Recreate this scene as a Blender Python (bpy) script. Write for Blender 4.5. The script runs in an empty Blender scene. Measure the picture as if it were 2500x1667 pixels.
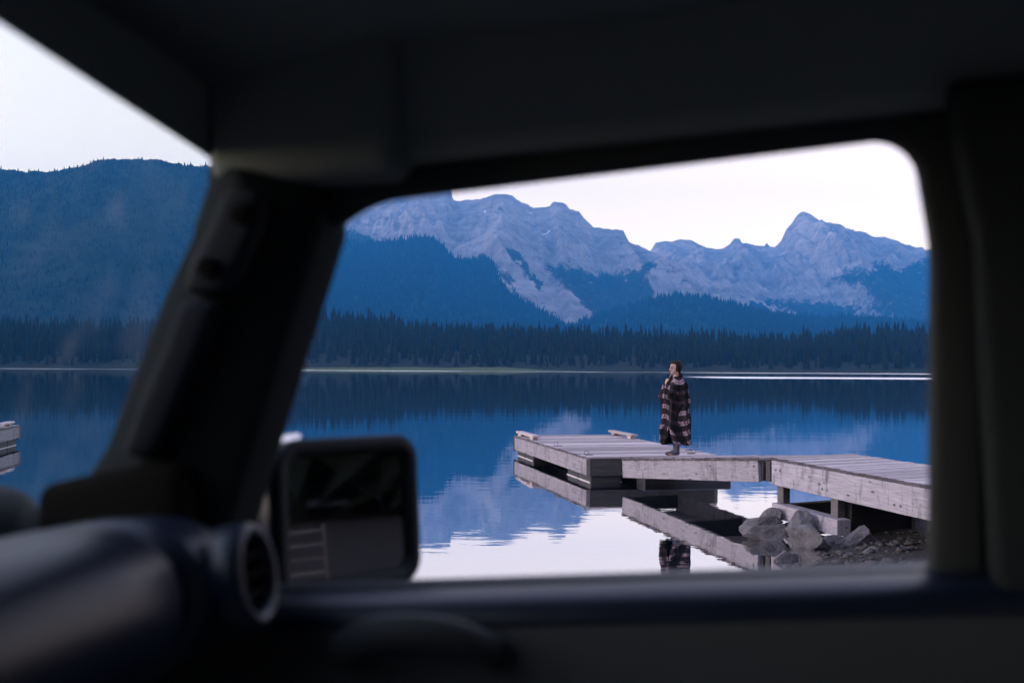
import bpy, bmesh, math, random
import numpy as np
from mathutils import Vector, Matrix, noise as mnoise

random.seed(7)
rng = np.random.default_rng(11)
scene = bpy.context.scene
C = scene.collection

# ------------------------------------------------------------------ camera
FPX, EYE, ROLL = 2430.0, 2.19, math.radians(0.28)     # focal length in photo pixels, eye height above the lake
cam_data = bpy.data.cameras.new('camera')
cam = bpy.data.objects.new('camera', cam_data); C.objects.link(cam)
cam_data.sensor_width = 36.0
cam_data.lens = 36.0 * FPX / 2500.0
cam_data.shift_y = 64.5 / 2500.0
cam_data.clip_start = 0.02; cam_data.clip_end = 30000
cam_data.dof.use_dof = True
cam_data.dof.focus_distance = 17.5
cam_data.dof.aperture_fstop = 3.2
cam.matrix_world = Matrix.Translation((0, 0, EYE)) @ Matrix.Rotation(math.pi/2, 4, 'X') @ Matrix.Rotation(ROLL, 4, 'Z')
scene.camera = cam

# ------------------------------------------------------------------ sky, sun, exposure
SUN_EL, SUN_AZ = math.radians(13.0), math.radians(-98.0)   # dusk glow from the open lake on the left; azimuth from +Y, clockwise
world = bpy.data.worlds.new('World'); scene.world = world; world.use_nodes = True
wn, wl = world.node_tree.nodes, world.node_tree.links
bg = wn['Background']
sky = wn.new('ShaderNodeTexSky'); sky.sky_type = 'NISHITA'; sky.sun_disc = False
sky.sun_elevation = SUN_EL; sky.sun_rotation = SUN_AZ
sky.altitude = 1600; sky.air_density = 1.0; sky.dust_density = 2.0; sky.ozone_density = 3.0
hs = wn.new('ShaderNodeHueSaturation'); hs.inputs['Saturation'].default_value = 0.15
tcw = wn.new('ShaderNodeTexCoord'); sepw = wn.new('ShaderNodeSeparateXYZ'); wl.new(tcw.outputs['Generated'], sepw.inputs[0])
rampw = wn.new('ShaderNodeValToRGB'); wl.new(sepw.outputs[2], rampw.inputs[0])     # dusk: warm pale low sky, cooler overhead, all round
rampw.color_ramp.elements[0].position = 0.05; rampw.color_ramp.elements[0].color = (.54, .40, .275, 1)
rampw.color_ramp.elements[1].position = 0.65; rampw.color_ramp.elements[1].color = (.45, .46, .63, 1)
em = rampw.color_ramp.elements.new(0.22); em.color = (.53, .41, .315, 1)
tint = wn.new('ShaderNodeMix'); tint.data_type = 'RGBA'; tint.blend_type = 'MULTIPLY'
tint.inputs[0].default_value = 1.0
wl.new(sky.outputs[0], hs.inputs['Color']); wl.new(hs.outputs[0], tint.inputs[6]); wl.new(rampw.outputs[0], tint.inputs[7])
wl.new(tint.outputs[2], bg.inputs['Color']); bg.inputs['Strength'].default_value = 0.15
sun_data = bpy.data.lights.new('sun', 'SUN'); sun_data.energy = 0.09; sun_data.angle = math.radians(20)
sun_data.color = (1.0, 0.86, 0.93)
sun = bpy.data.objects.new('sun', sun_data); C.objects.link(sun)
sdir = Vector((math.sin(SUN_AZ)*math.cos(SUN_EL), math.cos(SUN_AZ)*math.cos(SUN_EL), math.sin(SUN_EL)))
sun.rotation_euler = sdir.to_track_quat('Z', 'Y').to_euler(); sun.location = sdir*50 + Vector((0, 0, 40))
scene.view_settings.view_transform = 'Standard'; scene.view_settings.look = 'None'
scene.view_settings.exposure = 3.12; scene.view_settings.gamma = 1.0
scene.cycles.use_denoising = True
scene.cycles.max_bounces = 8; scene.cycles.diffuse_bounces = 4; scene.cycles.glossy_bounces = 4
scene.cycles.transparent_max_bounces = 12; scene.cycles.volume_bounces = 0
scene.cycles.sample_clamp_indirect = 6.0

# ------------------------------------------------------------------ helpers
_cr, _sr = math.cos(ROLL), math.sin(ROLL)
def ray(u, v):
    dx, dy = (u-1250)/FPX, (898-v)/FPX
    return Vector((_cr*dx - _sr*dy, 1.0, _sr*dx + _cr*dy))
def at_z(u, v, z):
    d = ray(u, v); return Vector((0, 0, EYE)) + d*((z-EYE)/d.z)
def at_y(u, v, y):
    return Vector((0, 0, EYE)) + ray(u, v)*y

def link(o, parent=None):
    C.objects.link(o)
    if parent is not None: o.parent = parent
    return o
def mesh_from(name, verts, faces, mats=(), smooth=False, midx=None):
    me = bpy.data.meshes.new(name)
    me.from_pydata([tuple(v) for v in verts], [], faces)
    for m in (mats if isinstance(mats, (list, tuple)) else [mats]): me.materials.append(m)
    if midx: me.polygons.foreach_set('material_index', midx)
    if smooth: me.polygons.foreach_set('use_smooth', [True]*len(me.polygons))
    me.update()
    return me
def obj(name, verts, faces, mats=(), parent=None, smooth=False, bevel=0, seg=2, fix=True):
    me = mesh_from(name, verts, faces, mats, smooth)
    if fix:
        bm = bmesh.new(); bm.from_mesh(me)
        bmesh.ops.recalc_face_normals(bm, faces=bm.faces); bm.to_mesh(me); bm.free()
    o = link(bpy.data.objects.new(name, me), parent)
    if bevel:
        b = o.modifiers.new('bevel', 'BEVEL'); b.width = bevel; b.segments = seg; b.limit_method = 'ANGLE'; b.angle_limit = math.radians(40)
        me.polygons.foreach_set('use_smooth', [True]*len(me.polygons))
    return o
def np_obj(name, V, F, mats, parent=None, smooth=False, attrs=None):
    """big mesh from numpy arrays; F is (n,3) or (n,4)"""
    me = bpy.data.meshes.new(name)
    k = F.shape[1]
    me.vertices.add(len(V)); me.vertices.foreach_set('co', V.astype(np.float32).ravel())
    me.loops.add(F.size); me.loops.foreach_set('vertex_index', F.astype(np.int32).ravel())
    me.polygons.add(len(F)); me.polygons.foreach_set('loop_start', np.arange(0, F.size, k, dtype=np.int32))
    me.polygons.foreach_set('loop_total', np.full(len(F), k, np.int32))
    if smooth: me.polygons.foreach_set('use_smooth', np.ones(len(F), bool))
    me.update(calc_edges=True); me.validate()
    for nm, arr in (attrs or {}).items():
        a = me.attributes.new(nm, 'FLOAT', 'POINT'); a.data.foreach_set('value', arr.astype(np.float32).ravel())
    for m in (mats if isinstance(mats, (list, tuple)) else [mats]): me.materials.append(m)
    return link(bpy.data.objects.new(name, me), parent)
def tag(o, label=None, category=None, group=None, kind=None):
    if label: o['label'] = label
    if category: o['category'] = category
    if group: o['group'] = group
    if kind: o['kind'] = kind
    return o
def empty(name, loc, rz=0.0):
    o = bpy.data.objects.new(name, None); C.objects.link(o); o.location = loc; o.rotation_euler = (0, 0, rz)
    o.empty_display_size = 0.2
    return o
BOXF = [(0, 3, 2, 1), (4, 5, 6, 7), (0, 1, 5, 4), (1, 2, 6, 5), (2, 3, 7, 6), (3, 0, 4, 7)]
def boxv(c, s):
    x, y, z = s[0]/2, s[1]/2, s[2]/2
    return [Vector(c)+Vector(p) for p in [(-x,-y,-z),(x,-y,-z),(x,y,-z),(-x,y,-z),(-x,-y,z),(x,-y,z),(x,y,z),(-x,y,z)]]
def box(name, c, s, mats, parent=None, bevel=0, seg=2):
    return obj(name, boxv(c, s), BOXF, mats, parent, bevel=bevel, seg=seg)
def prism(name, ring0, ring1, mats, parent=None, bevel=0, seg=2, smooth=False):
    n = len(ring0)
    F = [tuple(range(n)), tuple(reversed(range(n, 2*n)))] + [(i, (i+1) % n, n+(i+1) % n, n+i) for i in range(n)]
    return obj(name, list(ring0)+list(ring1), F, mats, parent, bevel=bevel, seg=seg, smooth=smooth)
def tube(points, radii, n=8):
    pts = [Vector(p) for p in points]; V = []; F = []
    prev = None
    for i, p in enumerate(pts):
        t = (pts[min(i+1, len(pts)-1)] - pts[max(i-1, 0)]).normalized()
        if prev is None: a = t.orthogonal().normalized()
        else: a = (prev - t*prev.dot(t)).normalized()
        prev = a; b = t.cross(a)
        r = radii[i] if isinstance(radii, (list, tuple)) else radii
        V += [p + (a*math.cos(q)+b*math.sin(q))*r for q in (2*math.pi*k/n for k in range(n))]
    for i in range(len(pts)-1):
        F += [(i*n+k, i*n+(k+1) % n, (i+1)*n+(k+1) % n, (i+1)*n+k) for k in range(n)]
    F += [tuple(reversed(range(n))), tuple(range((len(pts)-1)*n, len(pts)*n))]
    return V, F
def joinvf(parts):
    V, F = [], []
    for v, f in parts:
        b = len(V); V += list(v); F += [tuple(i+b for i in q) for q in f]
    return V, F

# numpy value noise
_P = np.random.default_rng(3).random((256, 256))
def vnoise(x, y):
    xi, yi = np.floor(x).astype(int), np.floor(y).astype(int)
    fx, fy = x-xi, y-yi
    fx, fy = fx*fx*(3-2*fx), fy*fy*(3-2*fy)
    g = lambda a, b: _P[a % 256, b % 256]
    return (g(xi, yi)*(1-fx)+g(xi+1, yi)*fx)*(1-fy) + (g(xi, yi+1)*(1-fx)+g(xi+1, yi+1)*fx)*fy
def fbm(x, y, o=5, ridged=False):
    s, a, t = 0, 1.0, 0
    for k in range(o):
        n = vnoise(x+17.3*k, y-9.1*k)
        s = s + a*((1-np.abs(2*n-1)) if ridged else n); t += a
        a *= .5; x = x*2.03; y = y*2.03
    return s/t
def lerp_pts(pts, xs):
    p = np.array(pts, float); return np.interp(xs, p[:, 0], p[:, 1])

# ------------------------------------------------------------------ materials
class M:
    def __init__(s, name):
        s.m = bpy.data.materials.new(name); s.m.use_nodes = True
        s.t = s.m.node_tree; s.n = s.t.nodes; s.l = s.t.links
        s.b = s.n['Principled BSDF']; s.out = s.n['Material Output']
    def node(s, t, **kw):
        n = s.n.new(t)
        for k, v in kw.items(): setattr(n, k, v)
        return n
    def lk(s, a, b): s.l.new(a, b)
    def coord(s, which='Object', scale=(1, 1, 1), rot=(0, 0, 0)):
        tc = s.node('ShaderNodeTexCoord'); mp = s.node('ShaderNodeMapping')
        mp.inputs['Scale'].default_value = scale; mp.inputs['Rotation'].default_value = rot
        s.lk(tc.outputs[which], mp.inputs[0]); return mp.outputs[0]
    def noise(s, vec, scale=5, detail=5, rough=.6, dist=0):
        n = s.node('ShaderNodeTexNoise'); s.lk(vec, n.inputs['Vector'])
        n.inputs['Scale'].default_value = scale; n.inputs['Detail'].default_value = detail
        n.inputs['Roughness'].default_value = rough; n.inputs['Distortion'].default_value = dist
        return n.outputs['Fac']
    def ramp(s, fac, stops):
        r = s.node('ShaderNodeValToRGB'); s.lk(fac, r.inputs[0]); e = r.color_ramp.elements
        while len(e) < len(stops): e.new(0.5)
        for i, (p, c) in enumerate(stops):
            e[i].position = p; e[i].color = (*c, 1) if isinstance(c, tuple) else (c, c, c, 1)
        return r.outputs[0]
    def mix(s, fac, a, b, mode='MIX'):
        n = s.node('ShaderNodeMix', data_type='RGBA', blend_type=mode)
        for sock, v in ((n.inputs[0], fac), (n.inputs[6], a), (n.inputs[7], b)):
            if isinstance(v, bpy.types.NodeSocket): s.lk(v, sock)
            elif isinstance(v, tuple): sock.default_value = (*v, 1)
            else: sock.default_value = v
        return n.outputs[2]
    def math(s, op, a, b=None, clamp=False):
        n = s.node('ShaderNodeMath', operation=op, use_clamp=clamp)
        for sock, v in zip(n.inputs, (a, b)):
            if v is None: continue
            if isinstance(v, bpy.types.NodeSocket): s.lk(v, sock)
            else: sock.default_value = v
        return n.outputs[0]
    def attr(s, name):
        a = s.node('ShaderNodeAttribute'); a.attribute_name = name; return a.outputs['Fac']
    def bump(s, h, strength=.3, dist=.01):
        b = s.node('ShaderNodeBump'); b.inputs['Strength'].default_value = strength; b.inputs['Distance'].default_value = dist
        s.lk(h, b.inputs['Height']); s.lk(b.outputs[0], s.b.inputs['Normal']); return b
    def set(s, color=None, rough=.6, spec=.3, metal=0):
        if isinstance(color, bpy.types.NodeSocket): s.lk(color, s.b.inputs['Base Color'])
        elif color: s.b.inputs['Base Color'].default_value = (*color, 1)
        s.b.inputs['Roughness'].default_value = rough; s.b.inputs['Specular IOR Level'].default_value = spec
        s.b.inputs['Metallic'].default_value = metal
        return s.m
def plain(name, col, rough=.6, spec=.3, metal=0, var=.25, scale=20, bump=.1):
    k = M(name); n = k.noise(k.coord(), scale, 4)
    c = k.mix(n, tuple(x*(1-var) for x in col), tuple(min(1, x*(1+var)) for x in col))
    if bump: k.bump(n, bump, .004)
    return k.set(c, rough, spec, metal)
def wood(name, light, dark, grain_axis=0, knots=.5, stain=.5, spec=.15):
    k = M(name)
    sc = [14, 14, 14]; sc[grain_axis] = 1.1
    vec = k.coord('Object', tuple(sc))
    info = k.node('ShaderNodeObjectInfo')
    add = k.node('ShaderNodeVectorMath', operation='ADD'); k.lk(vec, add.inputs[0])
    off = k.math('MULTIPLY', info.outputs['Random'], 60.0); k.lk(off, add.inputs[1])
    g = k.noise(add.outputs[0], 3.2, 6, .65, .6)
    col = k.mix(k.ramp(g, [(.3, 0.0), (.72, 1.0)]), dark, light)
    rv = k.ramp(info.outputs['Random'], [(0, .58), (1, 1.14)])
    col = k.mix(1.0, col, rv, 'MULTIPLY')
    if stain:
        sv = k.coord('Object', (2.2, 2.2, .75))
        add2 = k.node('ShaderNodeVectorMath', operation='ADD'); k.lk(sv, add2.inputs[0]); k.lk(off, add2.inputs[1])
        st = k.noise(add2.outputs[0], 2.3, 7, .7, .4)
        col = k.mix(k.ramp(st, [(.53, 0.0), (.70, stain)]), col, tuple(x*.28 for x in dark))
    if knots:
        kv = [3.0, 3.0, 3.6]; kv[grain_axis] = 1.3
        vo = k.node('ShaderNodeTexVoronoi'); vo.inputs['Scale'].default_value = 2.4; vo.inputs['Randomness'].default_value = 1
        add3 = k.node('ShaderNodeVectorMath', operation='ADD'); k.lk(k.coord('Object', tuple(kv)), add3.inputs[0]); k.lk(off, add3.inputs[1])
        k.lk(add3.outputs[0], vo.inputs['Vector'])
        col = k.mix(k.ramp(vo.outputs['Distance'], [(.07, knots), (.17, 0.0)]), col, tuple(x*.22 for x in dark))
    k.bump(g, .35, .004)
    return k.set(col, .75, spec)

MAT = {}
MAT['plank'] = wood('deck board wood', (.55, .485, .50), (.31, .27, .285), 0, .15, .2)
MAT['plank_end'] = wood('deck board end grain', (.12, .11, .13), (.05, .045, .055), 2, 0, .3)
MAT['fascia'] = wood('weathered fascia timber', (.335, .32, .365), (.175, .168, .195), 0, .85, .85)
MAT['fascia_dark'] = wood('dark shaded timber', (.075, .072, .075), (.035, .034, .036), 0, .2, .4)  # darker wood, with the shade of the turned-away end faces in its colour
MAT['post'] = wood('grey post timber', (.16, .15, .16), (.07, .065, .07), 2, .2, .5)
MAT['float'] = plain('dock float plastic', (.035, .036, .042), .5, .3)
MAT['lip'] = plain('float lip', (.55, .53, .55), .6, .2)
MAT['steel'] = plain('galvanised steel', (.18, .18, .19), .45, .5, .8)
# rock for boulders
k = M('boulder stone'); v = k.coord('Object'); n1 = k.noise(v, 6, 8, .7); n2 = k.noise(v, 45, 4, .7)
c = k.mix(k.ramp(n1, [(.3, 0.0), (.7, 1.0)]), (.065, .064, .072), (.25, .24, .262))
c = k.mix(k.math('MULTIPLY', n2, .5), c, (.05, .045, .05)); k.bump(k.math('ADD', n1, k.math('MULTIPLY', n2, .5)), 1.0, .06)
MAT['boulder'] = k.set(c, .8, .25)
k = M('dark shore gravel'); v = k.coord('Object'); n1 = k.noise(v, 1.4, 6, .7)
vo = k.node('ShaderNodeTexVoronoi'); vo.inputs['Scale'].default_value = 16; k.lk(v, vo.inputs['Vector'])
c = k.mix(n1, (.012, .0115, .011), (.032, .030, .029)); c = k.mix(k.math('MULTIPLY', vo.outputs['Distance'], .5), c, (.05, .046, .045))
k.bump(vo.outputs['Distance'], .8, .03); MAT['gravel'] = k.set(c, .8, .2)
MAT['pebble'] = plain('pebble stone', (.045, .043, .045), .7, .3, 0, .6, 9)
# foliage
def foliage(name, a, b, scale):
    k = M(name); info = k.node('ShaderNodeObjectInfo'); n = k.noise(k.coord(), scale, 4, .7)
    c = k.mix(k.ramp(n, [(.3, 0.0), (.7, 1.0)]), a, b)
    return k.set(c, .9, .08)
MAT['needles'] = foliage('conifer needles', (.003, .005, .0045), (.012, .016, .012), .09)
MAT['bark'] = plain('conifer bark', (.06, .045, .035), .9, .1)
MAT['grass'] = foliage('shore grass', (.03, .05, .022), (.07, .095, .04), .2)
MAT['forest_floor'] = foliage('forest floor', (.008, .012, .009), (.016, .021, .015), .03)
# mountains: bare rock and tree cover where the treeline lies
def mountain_mat(name, rock_a, rock_b, fine=.02):
    k = M(name); v = k.coord('Object')
    n1 = k.noise(k.coord('Object', (1, 1, .35)), .006, 9, .68, .6); n2 = k.noise(v, fine, 7, .75)
    band = k.noise(k.coord('Object', (.1, .1, 3.0), (.25, .1, 0)), .006, 5, .6, 1.2)
    col = k.mix(k.ramp(n1, [(.33, 0.0), (.66, 1.0)]), rock_a, rock_b)
    col = k.mix(k.math('MULTIPLY', k.ramp(band, [(.4, 0.0), (.62, 1.0)]), .35), col, tuple(x*.62 for x in rock_a))
    col = k.mix(k.math('MULTIPLY', k.ramp(n2, [(.45, 0.0), (.7, 1.0)]), .5), col, tuple(x*.5 for x in rock_a))
    n3 = k.noise(v, .02, 9, .85)
    f = k.attr('trees'); jag = k.math('MULTIPLY', k.math('SUBTRACT', n3, .5), 4.2)
    fm = k.ramp(k.math('ADD', f, jag), [(.30, 0.0), (.70, 1.0)])
    tree = k.mix(k.ramp(n2, [(.35, 0.0), (.65, 1.0)]), (.012, .02, .018), (.035, .05, .04))
    col = k.mix(fm, col, tree)
    col = k.mix(k.ramp(k.attr('snow'), [(.45, 0.0), (.55, 1.0)]), col, (.8, .8, .82))
    jag2 = k.noise(k.coord('Object', (1.6, 1, .22)), .02, 6, .7, .3)
    bn = k.math('ADD', k.math('MULTIPLY', n1, 1.0), k.math('ADD', k.math('MULTIPLY', n2, .3), k.math('MULTIPLY', jag2, .5))); k.bump(bn, 1.0, 60)
    return k.set(col, .95, .05)
MAT['rock'] = mountain_mat('mountain rock', (.24, .225, .228), (.57, .535, .54))
MAT['forest_slope'] = MAT['rock']
# water
k = M('lake water')
vec = k.coord('Object'); geo = k.node('ShaderNodeNewGeometry')
sx = k.node('ShaderNodeSeparateXYZ'); k.lk(geo.outputs['Position'], sx.inputs[0])
r1 = k.noise(k.coord('Object', (.55, 1.6, 1)), 1.7, 3, .55); r2 = k.noise(k.coord('Object', (.2, .7, 1)), .55, 2, .5)
hgt = k.math('ADD', k.math('MULTIPLY', r1, .0016), k.math('MULTIPLY', r2, .0034))
# wind-ruffled strips: one along the far shore, one further out from the right
def strip(y0, w, x0=None, tilt=0.0):
    wob = k.math('MULTIPLY', k.noise(k.coord('Object', (1, .2, 1)), .01, 4, .6), w*.8)
    yy = k.math('ADD', k.math('ADD', sx.outputs[1], wob), k.math('MULTIPLY', sx.outputs[0], tilt))
    d = k.math('DIVIDE', k.math('SUBTRACT', yy, y0), w)
    s = k.math('SUBTRACT', 1.0, k.math('MULTIPLY', d, d), True)
    if x0 is not None:
        e = k.math('DIVIDE', k.math('SUBTRACT', sx.outputs[0], x0), 14.0, True); s = k.math('MULTIPLY', s, e)
    return s
ruf = k.math('ADD', strip(272, 34, 42, .05), k.math('MULTIPLY', strip(640, 80, None, .30), k.ramp(k.noise(k.coord('Object', (1, .05, 1)), .006, 4, .6), [(.36, .25), (.62, .95)])), True)
bmp = k.node('ShaderNodeBump'); bmp.inputs['Strength'].default_value = 1.0; bmp.inputs['Distance'].default_value = 1.0
r3 = k.noise(k.coord('Object', (.5, 1.0, 1)), 6.0, 3, .6)
hh = k.math('ADD', hgt, k.math('MULTIPLY', k.math('MULTIPLY', ruf, r3), .05))
k.lk(hh, bmp.inputs['Height'])
rr = k.math('MULTIPLY', ruf, .42)
k.n.remove(k.b)
gl = k.node('ShaderNodeBsdfGlossy'); k.lk(rr, gl.inputs['Roughness']); k.lk(bmp.outputs[0], gl.inputs['Normal'])
gl.inputs['Color'].default_value = (.97, .97, .98, 1)
df = k.node('ShaderNodeBsdfDiffuse'); df.inputs['Color'].default_value = (.004, .010, .018, 1)
lw = k.node('ShaderNodeLayerWeight'); lw.inputs['Blend'].default_value = .5; k.lk(bmp.outputs[0], lw.inputs['Normal'])
fac = k.math('POWER', lw.outputs['Facing'], 1.0)
mx = k.node('ShaderNodeMixShader'); k.lk(fac, mx.inputs[0]); k.lk(df.outputs[0], mx.inputs[1]); k.lk(gl.outputs[0], mx.inputs[2])
k.lk(mx.outputs[0], k.out.inputs['Surface']); MAT['water'] = k.m
# car
MAT['black'] = plain('matt black cloth', (.018, .022, .024), .95, .01, 0, .15, 300, .08)
MAT['trim'] = plain('black moulded plastic', (.026, .031, .034), .7, .2, 0, .15, 300, .08)
MAT['lining'] = plain('bounce fill cloth', (.19, .24, .28), .95, .05, 0, .15, 200, .1)  # unseen cabin parts, coloured light to bounce fill into the interior
MAT['liner'] = plain('grey headliner cloth', (.165, .18, .176), .95, .05, 0, .15, 400, .1)
MAT['dash'] = plain('soft black dashboard', (.006, .011, .026), .40, .28, 0, .12, 350, .1)
MAT['gloss'] = plain('black gloss paint', (.02, .022, .028), .18, .6, 0, .1, 50, .0)
MAT['glint_metal'] = plain('bright glint metal', (.62, .62, .66), .22, .5, .9, .1, 50, .0)  # bright metal for the added highlight wedge at the mirror
k = M('mirror glass'); k.set((.36, .37, .38), .035, .5, 1.0); MAT['mirror'] = k.m
k = M('windshield glass'); k.n.remove(k.b)
tr = k.node('ShaderNodeBsdfTransparent'); tr.inputs['Color'].default_value = (.90, .94, .93, 1)
dd = k.node('ShaderNodeBsdfTranslucent'); dd.inputs['Color'].default_value = (.55, .6, .62, 1)
gg = k.node('ShaderNodeBsdfGlossy'); gg.inputs['Roughness'].default_value = .02
sm = k.noise(k.coord('Object', (9, 9, 4)), 1.5, 5, .6, .8)
spots = k.node('ShaderNodeTexVoronoi'); spots.inputs['Scale'].default_value = 9; k.lk(k.coord('Object', (1, 1, .8)), spots.inputs['Vector'])
dirt = k.math('ADD', k.ramp(sm, [(.5, .0), (.85, .03)]), k.ramp(spots.outputs['Distance'], [(.0, .025), (.17, .0)]))
m1 = k.node('ShaderNodeMixShader'); k.lk(dirt, m1.inputs[0]); k.lk(tr.outputs[0], m1.inputs[1]); k.lk(dd.outputs[0], m1.inputs[2])
m2 = k.node('ShaderNodeMixShader'); m2.inputs[0].default_value = .015; k.lk(m1.outputs[0], m2.inputs[1]); k.lk(gg.outputs[0], m2.inputs[2])
k.lk(m2.outputs[0], k.out.inputs['Surface']); MAT['glass'] = k.m
MAT['corner'] = plain('dark pillar cloth', (.15, .165, .16), .95, .01, 0, .15, 300, .08)
# person
k = M('skin'); k.set((.42, .27, .22), .55, .3); MAT['skin'] = k.m
MAT['hair'] = plain('dark brown hair', (.016, .011, .010), .7, .12, 0, .4, 60, .5)
MAT['hair_light'] = plain('light hair strand', (.30, .22, .17), .5, .3)
MAT['trouser'] = plain('black trousers', (.012, .012, .014), .9, .1)
MAT['shirt'] = plain('pale shirt', (.40, .37, .38), .9, .1)
MAT['sock'] = plain('blue grey wool socks', (.075, .075, .105), .95, .05, 0, .3, 60, .4)
k = M('plaid wool blanket'); uv = k.node('ShaderNodeTexCoord').outputs['UV']
su = k.node('ShaderNodeSeparateXYZ'); k.lk(uv, su.inputs[0])
def band(sock, period, lo, hi):
    f = k.math('FRACT', k.math('DIVIDE', sock, period))
    return k.math('MULTIPLY', k.math('GREATER_THAN', f, lo), k.math('LESS_THAN', f, hi))
P_ = .18
bu, bv = band(su.outputs[0], P_, .28, .74), band(su.outputs[1], P_, .30, .72)
either = k.math('SUBTRACT', k.math('ADD', bu, bv), k.math('MULTIPLY', k.math('MULTIPLY', bu, bv), 2.0), True)
both = k.math('MULTIPLY', bu, bv)
lu, lv = band(su.outputs[0], P_, .48, .54), band(su.outputs[1], P_, .48, .55)
lu2, lv2 = band(su.outputs[0], P_/6, .0, .22), band(su.outputs[1], P_/6, .0, .22)
c = k.mix(either, (.008, .0075, .009), (.026, .020, .026))
c = k.mix(k.math('MULTIPLY', both, .95), c, (.31, .27, .31))
c = k.mix(k.math('MULTIPLY', both, k.math('MAXIMUM', lu, lv)), c, (.20, .03, .06))
c = k.mix(k.math('MULTIPLY', k.math('MULTIPLY', either, k.math('MAXIMUM', lu, lv)), .7), c, (.09, .03, .045))
c = k.mix(k.math('MULTIPLY', k.math('MAXIMUM', lu2, lv2), .35), c, (.05, .045, .05))
nz = k.noise(k.coord(), 90, 3); c = k.mix(1.0, c, k.ramp(nz, [(.3, .75), (.7, 1.1)]), 'MULTIPLY'); k.bump(nz, .4, .006)
MAT['plaid'] = k.set(c, .95, .05)

# ------------------------------------------------------------------ ground, water
def shore_y(x):
    return 8.0 + .9*np.clip(x, 0, 3.4) + 2.3*np.clip(x-3.4, 0, 1.5) + .2*np.clip(x-4.9, 0, 400) - .15*np.clip(-x, 0, 400)
def ground_z(x, y):
    s = (y - shore_y(x))*.85
    z = np.where(s > 0, -.16*s, np.where(s > -3.5, -.055*s, .1925 - .16*(s+3.5)))
    z = np.maximum(z, -3.2)
    land = .92 + .02*np.clip(-s-8, 0, 40) + .25*np.clip(-s-30, 0, 400)*.25
    z = np.minimum(z, land)
    z = z + (fbm(x*1.3, y*1.3, 4)-.5)*.10*np.clip((6-np.abs(s))/4, .25, 1) + (fbm(x*.1, y*.1, 3)-.5)*.5*np.clip(-s/30, 0, 1)
    return z
xs = np.concatenate([-np.geomspace(4800, 9, 26), np.arange(-8.5, 12, .28), np.geomspace(12.3, 4800, 26)])
ys = np.concatenate([-np.geomspace(280, 4, 18), np.arange(-3.5, 16, .28), np.geomspace(16.3, 7000, 30)])
X, Y = np.meshgrid(xs, ys); Z = ground_z(X, Y)
def grid_faces(nr, nc):
    i = np.arange(nr-1)[:, None]*nc + np.arange(nc-1)[None]
    return np.stack([i, i+1, i+nc+1, i+nc], -1).reshape(-1, 4)
ground = np_obj('ground', np.stack([X, Y, Z], -1).reshape(-1, 3), grid_faces(*X.shape), MAT['gravel'], smooth=True)
tag(ground, 'dark gravel shore sloping into the lake', 'ground', kind='structure')
W = 4790
water = obj('lake_water', [(-W, -2, 0), (W, -2, 0), (W, 6990, 0), (-W, 6990, 0)], [(0, 1, 2, 3)], MAT['water'])
tag(water, 'calm blue lake mirroring the mountains and pale sky', 'lake', kind='structure')

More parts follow.
